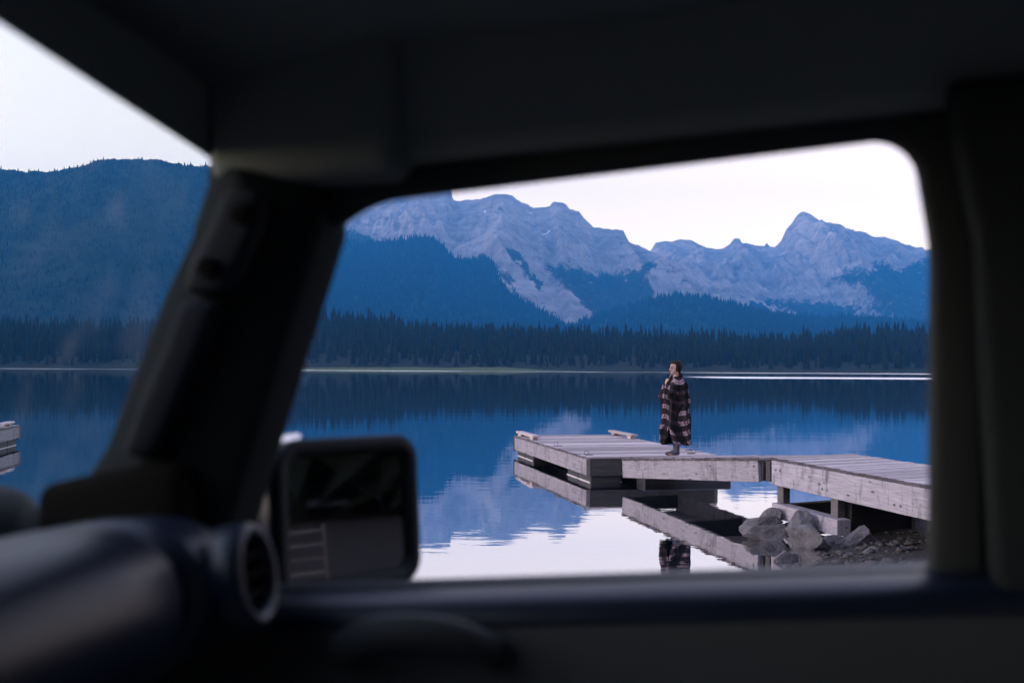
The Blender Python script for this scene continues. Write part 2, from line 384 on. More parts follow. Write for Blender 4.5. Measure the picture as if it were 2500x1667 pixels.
# ------------------------------------------------------------------ mountains
def pix_of(V):
    """photo pixel of world points, used to lay the tree cover and snow where they grow"""
    d = V - np.array([0, 0, EYE]); x, z = d[:, 0]/d[:, 1], d[:, 2]/d[:, 1]
    return np.stack([1250 + FPX*(_cr*x + _sr*z), 898 - FPX*(-_sr*x + _cr*z)], -1)
def in_poly(p, poly):
    poly = np.array(poly, float); r = np.zeros(len(p), bool); j = len(poly)-1
    for i in range(len(poly)):
        a, b = poly[i], poly[j]
        cond = ((a[1] > p[:, 1]) != (b[1] > p[:, 1])) & (p[:, 0] < (b[0]-a[0])*(p[:, 1]-a[1])/(b[1]-a[1]+1e-9)+a[0])
        r ^= cond; j = i
    return r
def mountain(name, label, ridge, D, run, seed, rough=.10, gully=260., jag=6., shape=1.25, back=.14, trees=None, bare=None, snow=(), step=2.5, rows=170, allforest=False):
    us = np.arange(ridge[0][0], ridge[-1][0]+step, step)
    vv = lerp_pts(ridge, us)
    hz = 898 + (us-1250)*math.tan(ROLL)
    Xr = (us-1250)/FPX*D
    H = EYE + (hz-vv)/FPX*D
    H = np.maximum(H, 3)
    H = H + (fbm(us/9.0+seed, np.full_like(us, seed*3.1), 5)-.5)*jag*2.2*(0.35+fbm(us/60.+seed, us*0+2, 2))
    nb = max(10, rows//4)
    t = np.concatenate([np.linspace(0, 1, rows), 1+np.linspace(0, 1, nb+1)[1:]*back])
    T, XX = np.meshgrid(t, Xr, indexing='ij'); HH = np.broadcast_to(H, T.shape)
    YY = D - run*(1-T)
    g = np.where(T <= 1, np.clip(T, 0, 1)**shape, np.clip(1-(T-1)/back, 0, 1))
    # converging: X shrinks toward the viewer so the valley walls run down to the shore
    wx = XX/gully + (fbm(XX/gully*.7+seed, T*3+seed, 3)-.5)*1.6
    gl = fbm(wx+seed*7, T*1.6+seed, 6, True) - .55
    fine = fbm(XX/90.+seed, T*9., 6, True) - .55
    env = np.clip(T, 0, 1)**.7 * np.clip((1.0-np.abs(np.clip(T, 0, 1)))*3.2, 0, 1)
    env = np.where(T > 1, .3, env)
    ZZ = HH*g + HH.mean()*rough*(gl*2.0 + fine*.8)*env - 4*(T < .01)
    YY = YY + run*.10*gl*env
    V = np.stack([XX, YY, ZZ], -1).reshape(-1, 3)
    px = pix_of(V)
    px[:, 0] += (vnoise(px[:, 0]/7, px[:, 1]/7)-.5)*10; px[:, 1] += (vnoise(px[:, 0]/6+40, px[:, 1]/6)-.5)*12
    tr = np.full(len(V), 2.0) if allforest else np.zeros(len(V))
    for poly in (trees or []): tr[in_poly(px, poly)] = 1
    for poly in (bare or []): tr[in_poly(px, poly)] = 0
    g2 = tr.reshape(T.shape)
    for _ in range(11):
        g2 = (g2 + np.roll(g2, 1, 0) + np.roll(g2, -1, 0) + np.roll(g2, 1, 1) + np.roll(g2, -1, 1))/5
    if not allforest: tr = g2.ravel()
    sn = np.zeros(len(V))
    for poly in snow: sn[in_poly(pix_of(V), poly)] = 1
    F = grid_faces(*T.shape)
    o = np_obj(name, V, F, MAT['rock'], smooth=False, attrs={'trees': tr, 'snow': sn})
    tag(o, label, 'mountain', kind='structure')
    return V.reshape(T.shape+(3,)), tr.reshape(T.shape)

# far peak and saddle
mountain('mountain', 'far pointed rocky peak with a saddle of lower crags beside it',
    [(1380,640),(1500,640),(1586,612),(1600,592),(1622,589),(1640,590),(1655,585),(1685,586),(1700,594),(1722,605),(1755,608),(1765,606),(1785,592),(1795,588),(1815,594),(1820,592),(1848,600),(1860,600),(1890,603),(1905,588),(1918,560),(1930,548),(1942,529),(1952,518),(1960,516),(1975,522),(1990,533),(2015,547),(2045,559),(2070,562),(2090,567),(2097,565),(2112,568),(2130,580),(2150,578),(2180,584),(2205,600),(2235,618),(2262,630),(2330,655),(2450,690),(2700,740),(3100,800)],
    6300, 2500, 2.3, rough=.34, gully=260, jag=5, shape=1.15,
    trees=[[(2010,700),(2060,665),(2100,655),(2125,665),(2140,640),(2160,640),(2185,660),(2215,650),(2262,630),(3200,790),(3200,900),(2100,900),(2180,770),(2110,720),(2110,695),(2060,688)],
           [(1820,733),(1850,720),(1870,735),(1990,735),(2020,742),(2110,742),(2180,765),(2100,900),(1800,900)]],
    bare=[[(1880,742),(1920,762),(1985,785),(1990,795),(1930,775),(1860,752)],[(2050,752),(2140,765),(2180,785),(2120,778)],[(2040,778),(2065,790),(2045,796)]])
# main massif
mountain('mountain', 'broad stepped rocky massif with snow patches and a tree clad foot',
    [(560,470),(700,462),(800,468),(900,470),(1000,462),(1060,455),(1092,458),(1100,464),(1103,486),(1112,492),(1135,489),(1165,487),(1190,480),(1220,475),(1242,475),(1262,487),(1285,500),(1300,506),(1325,507),(1338,503),(1345,496),(1355,493),(1380,497),(1388,509),(1402,515),(1412,516),(1425,533),(1447,556),(1480,558),(1510,561),(1520,563),(1527,578),(1534,590),(1560,600),(1586,612),(1640,650),(1700,690),(1760,722),(1812,748),(1860,775),(1900,800)],
    5200, 2000, 5.1, rough=.22, gully=330, jag=7, shape=1.1,
    trees=[[(1325,648),(1420,650),(1425,665),(1450,670),(1500,668),(1560,655),(1590,640),(1600,655),(1570,672),(1585,700),(1600,720),(1570,740),(1800,760),(1800,900),(1300,900),(1480,800),(1400,720)],
           [(1562,645),(1590,640),(1600,650),(1580,662)],[(1660,680),(1678,683),(1676,696),(1662,690)],
           [(1620,662),(1640,655),(1645,663),(1625,668)],
           [(500,560),(860,560),(930,592),(870,640),(500,700)]],
    snow=[[(1178,515),(1186,514),(1186,519),(1179,520)],[(1287,515),(1300,520),(1298,523),(1290,520)],[(1345,560),(1342,570),(1334,569),(1338,563)],[(1322,572),(1336,569),(1336,571),(1324,574)],[(1243,539),(1247,537),(1248,541)]])
# rocky spur in front of the massif
mountain('mountain', 'narrow rocky spur running down to the lake between two wooded slopes',
    [(1010,660),(1080,615),(1140,590),(1185,566),(1205,552),(1224,546),(1240,553),(1262,572),(1290,600),(1310,630),(1345,665),(1385,700),(1430,735),(1460,760),(1490,790),(1520,812)],
    4500, 1300, 9.7, rough=.17, gully=170, jag=6, shape=1.05, step=2.5,
    trees=[[(1232,600),(1262,610),(1300,660),(1330,700),(1325,720),(1280,665),(1240,622)],[(1180,640),(1215,655),(1250,672),(1270,700),(1240,690),(1200,665)]])
# wooded spur, wooded foothill
V_spur, _ = mountain('mountain', 'dark wooded slope rising behind the shore forest below pale scree',
    [(300,600),(640,610),(760,600),(850,588),(885,598),(920,592),(960,588),(1010,582),(1045,579),(1068,590),(1085,600),(1092,620),(1110,632),(1140,638),(1165,632),(1180,626),(1200,640),(1222,665),(1250,692),(1290,720),(1330,745),(1370,768),(1420,785),(1470,803),(1530,820)],
    4100, 1500, 12.9, rough=.05, gully=500, jag=5, shape=.95, allforest=True)
V_foot, _ = mountain('mountain', 'low rounded wooded foothill below the saddle of crags',
    [(1380,800),(1450,775),(1520,752),(1580,733),(1620,724),(1660,722),(1700,724),(1740,732),(1800,748),(1860,764),(1930,775),(2000,778),(2080,776),(2150,782),(2262,792),(2500,800),(3000,790)],
    3600, 1200, 15.2, rough=.05, gully=500, jag=3, shape=.9, allforest=True)
# mountain left, seen through the windshield
V_left, _ = mountain('mountain', 'big wooded mountain with a gently rolling crest beyond the windshield',
    [(-1800,560),(-1200,500),(-600,440),(-200,400),(0,414),(60,419),(125,419),(190,408),(230,394),(262,387),(290,388),(350,390),(385,389),(420,397),(470,404),(505,406),(560,440),(620,540),(680,680),(730,800),(800,830)],
    2600, 1100, 19.4, rough=.06, gully=500, jag=6, shape=.9, allforest=True, step=5)

# ------------------------------------------------------------------ far-shore forest
def conifer_arrays(tiers, sides, seed, slim=.17):
    r = np.random.default_rng(seed); V, F = [], []
    for i in range(tiers):
        z0 = .06 + .80*i/tiers; z1 = min(1.0, z0 + 1.9/tiers*(.86)); rad = slim*(1-z0)**.85*(.85+.3*r.random())
        b = len(V); V.append((0, 0, z1 if i < tiers-1 else 1.0)); ph = r.random()*6.28
        for j in range(sides*2):
            q = rad*(1.0 if j % 2 == 0 else .52)*(.75+.5*r.random())
            a = ph+math.pi*j/sides
            V.append((q*math.cos(a), q*math.sin(a), z0 - (.025 if j % 2 == 0 else -.02)))
        n = sides*2
        F += [(b, b+1+j, b+1+(j+1) % n) for j in range(n)]
    b = len(V); V += [(.012, 0, 0), (-.006, .010, 0), (-.006, -.010, 0), (0, 0, .5)]; F += [(b, b+1, b+3), (b+1, b+2, b+3), (b+2, b, b+3)]
    return np.array(V), np.array(F)
CON = [conifer_arrays(7, 5, s, sl) for s, sl in ((1, .15), (2, .13), (3, .18), (4, .11))]
CON2 = [conifer_arrays(17, 9, s, sl) for s, sl in ((11, .16), (12, .19))]
PYR = [(np.array([(.2, 0, 0), (-.1, .17, 0), (-.1, -.17, 0), (0, 0, 1.0)]), np.array([(0, 1, 3), (1, 2, 3), (2, 0, 3)]))]
def scatter(name, pts, hts, protos, mat):
    Vs, Fs, b = [], [], 0
    kk = rng.integers(0, len(protos), len(pts)); an = rng.random(len(pts))*6.28; wd = .85+.5*rng.random(len(pts))
    for pi, (V, F) in enumerate(protos):
        m = kk == pi; n = m.sum()
        if n == 0: continue
        c, s = np.cos(an[m])[:, None], np.sin(an[m])[:, None]; h = hts[m][:, None]; w = h*wd[m][:, None]
        x = (V[None, :, 0]*c - V[None, :, 1]*s)*w; y = (V[None, :, 0]*s + V[None, :, 1]*c)*w; z = V[None, :, 2]*h
        P = np.stack([x, y, z], -1) + pts[m][:, None]
        Vs.append(P.reshape(-1, 3)); Fs.append((F[None] + (np.arange(n)*len(V))[:, None, None] + b).reshape(-1, 3)); b += n*len(V)
    return np_obj(name, np.concatenate(Vs), np.concatenate(Fs), mat)
TOPS = [(-700,775),(0,772),(300,778),(500,770),(700,752),(770,752),(850,760),(950,768),(1050,782),(1150,790),(1300,792),(1450,797),(1600,802),(1750,808),(1850,815),(1950,808),(2050,795),(2120,790),(2200,790),(2262,793),(2500,800),(3200,800)]
SHORE_D, CREST_D = 720.0, 1040.0
def hill_z(x, y):
    u = 1250 + FPX*x/y
    hz = 898 + (u-1250)*math.tan(ROLL)
    crest = np.maximum((hz - np.interp(u, *np.array(TOPS, float).T))/FPX*CREST_D - 13.5, 5)
    t = np.clip((y-SHORE_D-shore_wob(x))/(CREST_D-SHORE_D), -.05, 1.35)
    return np.where(t < 1, crest*np.sign(t)*np.abs(t)**.85, crest*(1-(t-1)*1.6)) + .5
def shore_wob(x): return (fbm(x/60.+3, x*0+1.7, 4)-.5)*40
hx = np.arange(-800, 901, 10.); hy = np.linspace(SHORE_D-40, CREST_D+140, 46)
HX, HY = np.meshgrid(hx, hy)
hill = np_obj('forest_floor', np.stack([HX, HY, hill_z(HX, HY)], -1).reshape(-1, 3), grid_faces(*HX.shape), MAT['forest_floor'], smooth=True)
tag(hill, 'low dark hillside under the far shore forest', 'hillside', kind='structure')
n = 9000
fx = rng.uniform(-790, 890, n); ty = rng.random(n)**.85
fy = SHORE_D + shore_wob(fx) + 10 + ty*(CREST_D+20-SHORE_D-10)
fh = rng.normal(13.5, 3.6, n).clip(5, 22)
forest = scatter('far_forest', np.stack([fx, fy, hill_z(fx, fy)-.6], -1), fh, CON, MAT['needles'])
tag(forest, 'dense dark conifer forest lining the far shore of the lake', 'forest', kind='stuff')
# tall conifers that stand out singly against the slopes behind
def tree_meshes(i):
    V, F = CON[i]; nt = len(V)-4
    crown = mesh_from('crown', V[:nt], [tuple(f) for f in F[:-3]], MAT['needles'])
    tv, tf = tube([(0, 0, 0), (0, 0, .5), (0, 0, .98)], [.014, .009, .002], 5)
    return crown, mesh_from('trunk', tv, tf, MAT['bark'])
TM = [tree_meshes(i) for i in range(4)]
def pine(loc, h, i, label, group):
    e = empty('pine_tree', loc, random.random()*6.28); e.scale = (h*.95, h*.95, h)
    for nm, me in zip(('crown', 'trunk'), TM[i]): link(bpy.data.objects.new(nm, me), e)
    return tag(e, label, 'tree', group)
for q in range(46):
    u = random.uniform(760, 2240) if q < 38 else random.uniform(20, 330)
    y = random.uniform(CREST_D-60, CREST_D-5); x = (u-1250)/FPX*y
    z = float(hill_z(np.array([x]), np.array([y]))[0]) - .5
    pine((x, y, z), random.uniform(17, 24), random.choice([0, 1, 3]), 'tall slim conifer sticking up above the crest of the far shore forest', 'tall conifers on the crest of the far shore forest')
# tree tops on the wooded slopes
def slope_trees(V, n, r0, r1):
    R, Cc = V.shape[:2]; R = int(R*.8)
    i = (R*(r0+(r1-r0)*rng.random(n))).astype(int).clip(0, R-1); j = rng.integers(0, Cc-1, n)
    return V[i, j] + (V[i, j+1]-V[i, j])*rng.random(n)[:, None]
pts = np.concatenate([slope_trees(V_spur, 15000, .15, 1.0), slope_trees(V_foot, 9000, .1, 1.0), slope_trees(V_left, 14000, .1, 1.0)])
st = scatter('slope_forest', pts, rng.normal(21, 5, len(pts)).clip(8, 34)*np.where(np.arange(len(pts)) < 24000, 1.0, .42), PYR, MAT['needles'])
tag(st, 'far conifers covering the lower mountain slopes', 'forest', kind='stuff')
# grassy flat on the left of the far shore
gx = np.linspace(-175, 45, 90); gy = np.linspace(0, 1, 10)
GX, GT = np.meshgrid(gx, gy)
edge = 682 + (fbm(GX/30, GX*0+4, 4)-.5)*26 + 8*((GX+65)/110)**4
GY = edge + GT*60
GZ = .25 + 2.3*np.sin(np.clip(GT, 0, 1)*1.5)*(.75+.5*fbm(GX/9, GY/9, 4))*np.clip((45-GX)/50, 0, 1) - .5*(GT < .01)
gr = np_obj('shore_grass', np.stack([GX, GY, GZ], -1).reshape(-1, 3), grid_faces(*GX.shape), MAT['grass'], smooth=True)
tag(gr, 'low green grassy flat at the foot of the far shore forest', 'grass', kind='stuff')
# woods behind and to the right of the car
bp = []
while len(bp) < 420:
    x, y = random.uniform(-90, 130), random.uniform(-120, 60)
    if y < 8 + .35*x - 6 and (y < -16 or (x > 26 and y < .62*x-4)) and not (x < 14 and y > -16): bp.append((x, y))
for q in range(60):
    bp.append((random.uniform(24, 46), random.uniform(-22, 5.5)))
bp = np.array(bp); bz = ground_z(bp[:, 0], bp[:, 1])
wood_back = scatter('shore_woods', np.column_stack([bp, bz-.3]), rng.normal(19, 3, len(bp)).clip(12, 27), CON2, MAT['needles'])
tag(wood_back, 'dark conifer woods on the near shore behind the car', 'forest', kind='stuff')

# ------------------------------------------------------------------ docks
PT = .042                                     # board thickness
def timber(name, a, b, w, h, mats, parent, up=Vector((0, 0, 1)), bevel=.006):
    """straight timber between a and b (world), width w across, height h"""
    a, b = Vector(a), Vector(b); L = (b-a).length; x = (b-a).normalized(); y = up.cross(x).normalized(); z = x.cross(y)
    me = mesh_from(name, boxv((0, 0, 0), (L, w, h)), BOXF, mats)
    o = link(bpy.data.objects.new(name, me), parent)
    m = Matrix((x, y, z)).transposed().to_4x4(); m.translation = (a+b)/2
    o.matrix_parent_inverse = parent.matrix_world.inverted() if parent else Matrix()
    o.matrix_world = m
    if parent:
        o.matrix_parent_inverse = Matrix(); o.matrix_basis = Matrix.Translation(-Vector(parent.location)) @ m
    if bevel:
        bv = o.modifiers.new('bevel', 'BEVEL'); bv.width = bevel; bv.segments = 1
    return o
PMESH = {}
def plank_mesh(L, w, var):
    key = (round(L, 3), round(w, 3), var)
    if key not in PMESH:
        bm = bmesh.new(); bmesh.ops.create_cube(bm, size=1.0)
        bmesh.ops.scale(bm, vec=(L, w, PT), verts=bm.verts)
        bmesh.ops.bevel(bm, geom=[e for e in bm.edges if abs((e.verts[0].co-e.verts[1].co).x) > .5*L], offset=.005, segments=1, affect='EDGES')
        me = bpy.data.meshes.new('plank'); bm.to_mesh(me); bm.free()
        me.materials.append(MAT['plank']); me.materials.append(MAT['plank_end'])
        for p in me.polygons:
            if abs(p.normal.x) > .9: p.material_index = 1
        PMESH[key] = me
    return PMESH[key]
def planks(parent, a0, a1, cross, pitch, up=Vector((0, 0, 1))):
    """boards laid from edge a0-a1, each spanning the vector cross; a0.z is the top of the boards"""
    a0, a1, cross = Vector(a0), Vector(a1), Vector(cross)
    L = cross.length; run = (a1-a0); n = max(1, round(run.length/pitch)); step = run/n
    x = cross.normalized(); up2 = x.cross(step.normalized()); up2 = up2 if up2.z > 0 else -up2
    y = up2.cross(x).normalized()
    w = abs(step.dot(y)) - .012
    for i in range(n):
        me = plank_mesh(L, w, i % 3)
        o = link(bpy.data.objects.new('plank', me), parent)
        c = a0 + step*(i+.5) + cross*.5 - up2*(PT/2) + up2*random.uniform(-.007, .004) + x*random.uniform(-.008, .008)
        m = Matrix((x, y, up2)).transposed().to_4x4(); m.translation = c - Vector(parent.location)
        o.matrix_basis = m @ Matrix.Rotation(random.uniform(-.006, .006), 4, 'X')
ZD = .50
A, B = at_z(1436, 1115, ZD), at_z(1257.4, 1062.4, ZD)
ab = (B-A); abn = ab.normalized(); cr = Vector((abn.y, -abn.x, 0))     # across the dock, to the right
DW = 2.62; Cc, D = B + cr*DW, A + cr*DW
def bull_rail(parent, p, d, side, L=1.75):
    """low timber rail on two blocks; p start on the deck edge, d direction"""
    r = timber('mooring_rail', p + Vector((0, 0, .088)), p + d*L + Vector((0, 0, .088)), .17, .05, [MAT['plank']], parent)
    for t in (.14, L-.42):
        q = p + d*t + Vector((0, 0, .031)); timber('rail_block', q, q + d*.26, .13, .06, [MAT['plank']], parent)
def make_dock(A, abn, cr, L, DW, zd, name, label, rails, rings, nfloat=True):
    e = empty(name, (A.x, A.y, 0)); B = A + abn*L
    planks(e, A - cr*.035, B - cr*.035, cr*(DW+.07), .149)
    zt = zd - PT
    fh = .315; zc = zt - fh/2 - .001
    V = lambda p, z: Vector((p.x, p.y, z))
    t = .05
    timber('fascia_board', V(A+abn*t, zc), V(B-abn*t, zc), .045, fh, [MAT['fascia']], e)
    timber('fascia_board', V(A+cr*DW+abn*t, zc), V(B+cr*DW-abn*t, zc), .045, fh, [MAT['fascia']], e)
    timber('fascia_board', V(A, zc), V(A+cr*DW, zc), .06, fh+.02, [MAT['fascia_dark']], e)  # end face turned from the light, shade deepened by the darker colour
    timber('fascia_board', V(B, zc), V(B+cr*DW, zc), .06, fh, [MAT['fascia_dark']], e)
    for c in (A, B, A+cr*DW, B+cr*DW):
        timber('corner_post', V(c, zt-.002-fh-.03), V(c, zt-.002), .075, .075, [MAT['post']], e, up=Vector((1, 0, 0)))
    zf = zc - fh/2
    for s in (.06, DW-.06-.62):
        for t0 in (.06, .86, L-1.62, L-.82):
            a = A + abn*t0 + cr*(s+.31); b = A + abn*(t0+.76) + cr*(s+.31)
            f = timber('dock_float', V(a, zf-.17), V(b, zf-.17), .62, .34, [MAT['float']], e, bevel=.02)
            for w in (-.318, .318):
                timber('float_lip', V(a+cr*w, .008), V(b+cr*w, .008), .012, .013, [MAT['lip']], e, bevel=0)
    # dark carrying beams under the deck
    for s in (.75, DW/2, DW-.75):
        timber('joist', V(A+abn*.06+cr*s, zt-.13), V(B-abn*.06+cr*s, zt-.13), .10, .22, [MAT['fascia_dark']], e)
    for p, d in rails: bull_rail(e, p, d, 1)
    for p, d in rings:
        q = p + Vector((0, 0, .012))
        rv, rf = tube([q + d*(.045*math.cos(a)-.02) + Vector((0, 0, .04*math.sin(a)+.035)) for a in np.linspace(0, 2*math.pi, 14)], .007, 6)
        bv, bf = tube([q - d*.03, q + d*.12], .009, 6)
        V2, F2 = joinvf([(rv, rf), (bv, bf)])
        obj('mooring_ring', [v - Vector(e.location) for v in V2], F2, [MAT['steel']], e, smooth=True)
    return tag(e, label, 'dock')
LD = ab.length
make_dock(A, abn, cr, LD, DW, ZD, 'floating_dock', 'square ended floating dock of pale boards with two low mooring rails',
    [(B - abn*1.78 + cr*.10, abn), (B - abn*1.80 + cr*(DW-.10), abn)],
    [(A + abn*.35 + cr*.09, cr), (A + abn*2.55 + cr*.09, cr), (A + abn*1.0 + cr*(DW-.1), -cr), (A + abn*.3 + cr*(DW-.35), -cr)])
# other dock, seen through the windshield
A2 = Vector((-13.62, 27.5, .55)); d2 = Vector((-.20, 1, 0)).normalized(); c2 = Vector((-d2.y, d2.x, 0))
make_dock(A2 - d2*6.0, d2, c2, 6.0, 2.4, .55, 'floating_dock', 'pale dock end with a low mooring rail seen through the windshield',
    [(A2 - d2*1.9 + c2*.14, d2)], [])
# gangway ramp
RL, RR = at_z(1519, 1117.5, .535), at_z(1858, 1116.5, .885)
rd = (RR-RL); rh = Vector((rd.x, rd.y, 0)).normalized(); rcr = Vector((-rh.y, rh.x, 0))*1.22
if rcr.x < 0: rcr = -rcr
ramp = empty('gangway_ramp', (RL.x, RL.y, 0))
planks(ramp, RL - rcr.normalized()*.02, RR + rd.normalized()*.0 - rcr.normalized()*.02, rcr*1.03, .143)
for off in (0.02, .98):
    a = RL + rcr*off - Vector((0, 0, PT+.16+.004)) - rd.normalized()*-.02; b = RR + rcr*off - Vector((0, 0, PT+.16+.004)) - rd.normalized()*.06
    timber('stringer', a, b, .06, .32, [MAT['fascia']], ramp)
for t in (.012, .5, .985):
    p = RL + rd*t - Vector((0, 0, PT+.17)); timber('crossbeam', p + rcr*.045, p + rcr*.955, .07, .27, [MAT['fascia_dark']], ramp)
fa, fb = A + cr*.95 - abn*.28, A + cr*(DW+.10) - abn*.28
timber('ramp_float', (fa.x, fa.y, -.06), (fb.x, fb.y, -.06), .44, .36, [MAT['float']], ramp, bevel=.02)
def bolt_on(parent, p, nrm):
    nrm = nrm.normalized(); a_ = nrm.orthogonal().normalized(); b2 = nrm.cross(a_); p = p - Vector(parent.location)
    v1 = [p + (a_*math.cos(t)+b2*math.sin(t))*.016 for t in np.linspace(0, 2*math.pi, 8, False)]
    prism('bolt_head', v1, [q + nrm*.012 for q in v1], [MAT['steel']], parent)
rn = -rcr.normalized(); rdn = rd.normalized()
for tt_ in (.05, rd.length-.17):
    for dzb in (-.13, -.29):
        bolt_on(ramp, RL + rdn*tt_ + rcr*.02 + rn*.031 + Vector((0, 0, dzb)), rn)
tag(ramp, 'sloping boarded gangway joining the floating dock to the fixed pier', 'gangway')
# fixed pier
ZP = .905
E0, E1 = at_z(1889, 1116, ZP), at_z(2274, 1184, ZP)
pd = (E1-E0).normalized(); PL = 9.5; E2 = E0 + pd*PL
pcr = Vector((1.36, .66, 0))
pier = empty('pier', (E0.x, E0.y, 0))
planks(pier, E0 - pcr.normalized()*.03, E2 - pcr.normalized()*.03, pcr*1.04, .147)
dz = Vector((0, 0, PT+.175+.003))
timber('fascia_board', E0 - dz, E2 - dz, .07, .35, [MAT['fascia']], pier)
timber('fascia_board', E0 + pcr - dz, E2 + pcr - dz, .07, .35, [MAT['fascia']], pier)
pn = pcr.normalized()
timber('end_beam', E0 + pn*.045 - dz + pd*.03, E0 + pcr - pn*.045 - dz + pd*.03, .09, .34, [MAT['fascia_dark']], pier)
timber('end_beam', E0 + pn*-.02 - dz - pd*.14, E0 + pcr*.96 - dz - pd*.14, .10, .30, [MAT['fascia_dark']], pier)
ztop = ZP - PT - .352
def post_at(u, off, zb, w=.13):
    # post under the near beam at photo column u
    d = ray(u, 1200); # intersect the beam line in plan
    den = d.x*pd.y - d.y*pd.x; s = (E0.x*pd.y - E0.y*pd.x)/den
    return Vector((d.x*s, d.y*s, 0)) + pn*off
for u in (1904, 2036):
    for off in (.07, 1.35):
        p = post_at(u, off, 0); timber('post', (p.x, p.y, .26), (p.x, p.y, ztop), .13, .13, [MAT['post']], pier, up=Vector((pn.x, pn.y, 0)))
for tt in (4.6, 7.4):
    for off in (.07, 1.35):
        p = E0 + pd*tt + pn*off; timber('post', (p.x, p.y, -.1), (p.x, p.y, ztop), .13, .13, [MAT['post']], pier, up=Vector((pn.x, pn.y, 0)))
for off in (.02, 1.4):
    a, b = post_at(1897, off, 0), post_at(2058, off, 0)
    timber('sill_beam', (a.x, a.y, .155), (b.x, b.y, .155), .20, .21, [MAT['fascia']], pier)
p1, p2 = post_at(1899, .2, 0), post_at(1899, 1.3, 0)
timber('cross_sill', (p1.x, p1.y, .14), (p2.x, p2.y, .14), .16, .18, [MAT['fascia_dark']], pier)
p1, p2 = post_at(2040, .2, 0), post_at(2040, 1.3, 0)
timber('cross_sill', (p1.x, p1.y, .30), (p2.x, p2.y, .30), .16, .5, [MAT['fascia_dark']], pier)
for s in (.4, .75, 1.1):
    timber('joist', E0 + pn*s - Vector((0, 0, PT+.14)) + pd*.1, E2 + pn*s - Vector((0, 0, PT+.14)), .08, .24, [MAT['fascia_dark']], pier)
for tt_ in (.12, .24, 1.35, 1.47, 2.9, 3.02):
    bolt_on(pier, E0 + pd*tt_ - pn*.036 + Vector((0, 0, -.17 if tt_ < 1 else -.30)), Vector((-pd.y, pd.x, 0))*(-1 if Vector((-pd.y, pd.x, 0)).dot(pn) > 0 else 1))
tag(pier, 'fixed boarded pier on posts and a timber crib above the boulders', 'pier')

# ------------------------------------------------------------------ boulders
def boulder(u, vb, wpx, hpx, seed, label, depth=.85, flat=0, rz=0.0, tilt=0.0, cuts=9, y=None):
    y0 = y or EYE*FPX/(vb-901.5)
    w = wpx/FPX*y0; h = hpx/FPX*y0
    r = random.Random(seed)
    bm = bmesh.new(); bmesh.ops.create_icosphere(bm, subdivisions=4, radius=1.0)
    pl = []
    for i in range(cuts+5):
        nrm = Vector((r.gauss(0, 1), r.gauss(0, 1), r.gauss(0, .8))).normalized(); pl.append((nrm, r.uniform(.36, .74)))
    for vtx in bm.verts:
        for nrm, dd in pl:
            q = vtx.co.dot(nrm)
            if q > dd: vtx.co -= nrm*(q-dd)
        nn = mnoise.fractal(vtx.co*2.8 + Vector((seed, 0, 0)), 1.0, 2.0, 5)
        vtx.co += vtx.co.normalized()*nn*.07 - vtx.co.normalized()*max(0, .06-abs(mnoise.noise(vtx.co*1.7 + Vector((seed*3, 1, 2)))))*.5
    xs_ = [v.co.x for v in bm.verts]; zs_ = [v.co.z for v in bm.verts]
    sx_ = w/(max(xs_)-min(xs_)); sz_ = (h*1.3)/(max(zs_)-min(zs_))
    bmesh.ops.scale(bm, vec=(sx_, sx_*depth, sz_), verts=bm.verts)
    bmesh.ops.rotate(bm, matrix=Matrix.Rotation(tilt, 3, 'Y'), verts=bm.verts)
    zmin = min(v.co.z for v in bm.verts); zmax = max(v.co.z for v in bm.verts)
    bmesh.ops.translate(bm, vec=(0, 0, -zmin), verts=bm.verts)
    me = bpy.data.meshes.new('boulder'); bm.to_mesh(me); bm.free(); me.materials.append(MAT['boulder'])
    o = link(bpy.data.objects.new('boulder', me))
    p = at_y(u, vb - hpx, y0); o.location = (p.x, y0 + .15*w, p.z - (zmax-zmin)); o.rotation_euler = (0, 0, rz)
    return tag(o, label, 'boulder', 'boulders heaped round the foot of the pier')
boulder(1868, 1292, 112, 34, 1, 'flat dark slab of rock sloping into the water before the crib', y=13.55, tilt=-.28)
boulder(1892, 1275, 58, 36, 2, 'pointed dark rock leaning on the end of the crib beam', y=14.1, tilt=-.4)
boulder(1884, 1325, 112, 48, 3, 'smooth rounded oval boulder at the water edge', y=12.75, cuts=6)
boulder(1954, 1308, 82, 60, 4, 'angular cracked boulder leaning against the crib beam', y=13.15, tilt=-.35, cuts=14)
boulder(1990, 1349, 112, 68, 15, 'biggest pale topped boulder in front of the crib beam', y=12.25, tilt=.15, cuts=8)
boulder(2102, 1336, 96, 54, 6, 'reddish brown boulder in the dark under the pier', y=12.3, cuts=7, tilt=-.15)
boulder(2128, 1361, 48, 26, 7, 'small pale wedge shaped stone on the gravel', y=11.6, tilt=.3)
boulder(2079, 1361, 52, 13, 8, 'low flat stone lying beside the small wedge shaped one', y=11.65)
boulder(1925, 1372, 66, 27, 9, 'half sunk dark stone in the shallows', y=11.4, tilt=.2)
boulder(2035, 1345, 60, 40, 10, 'dark boulder tucked behind the biggest boulder', y=12.6)
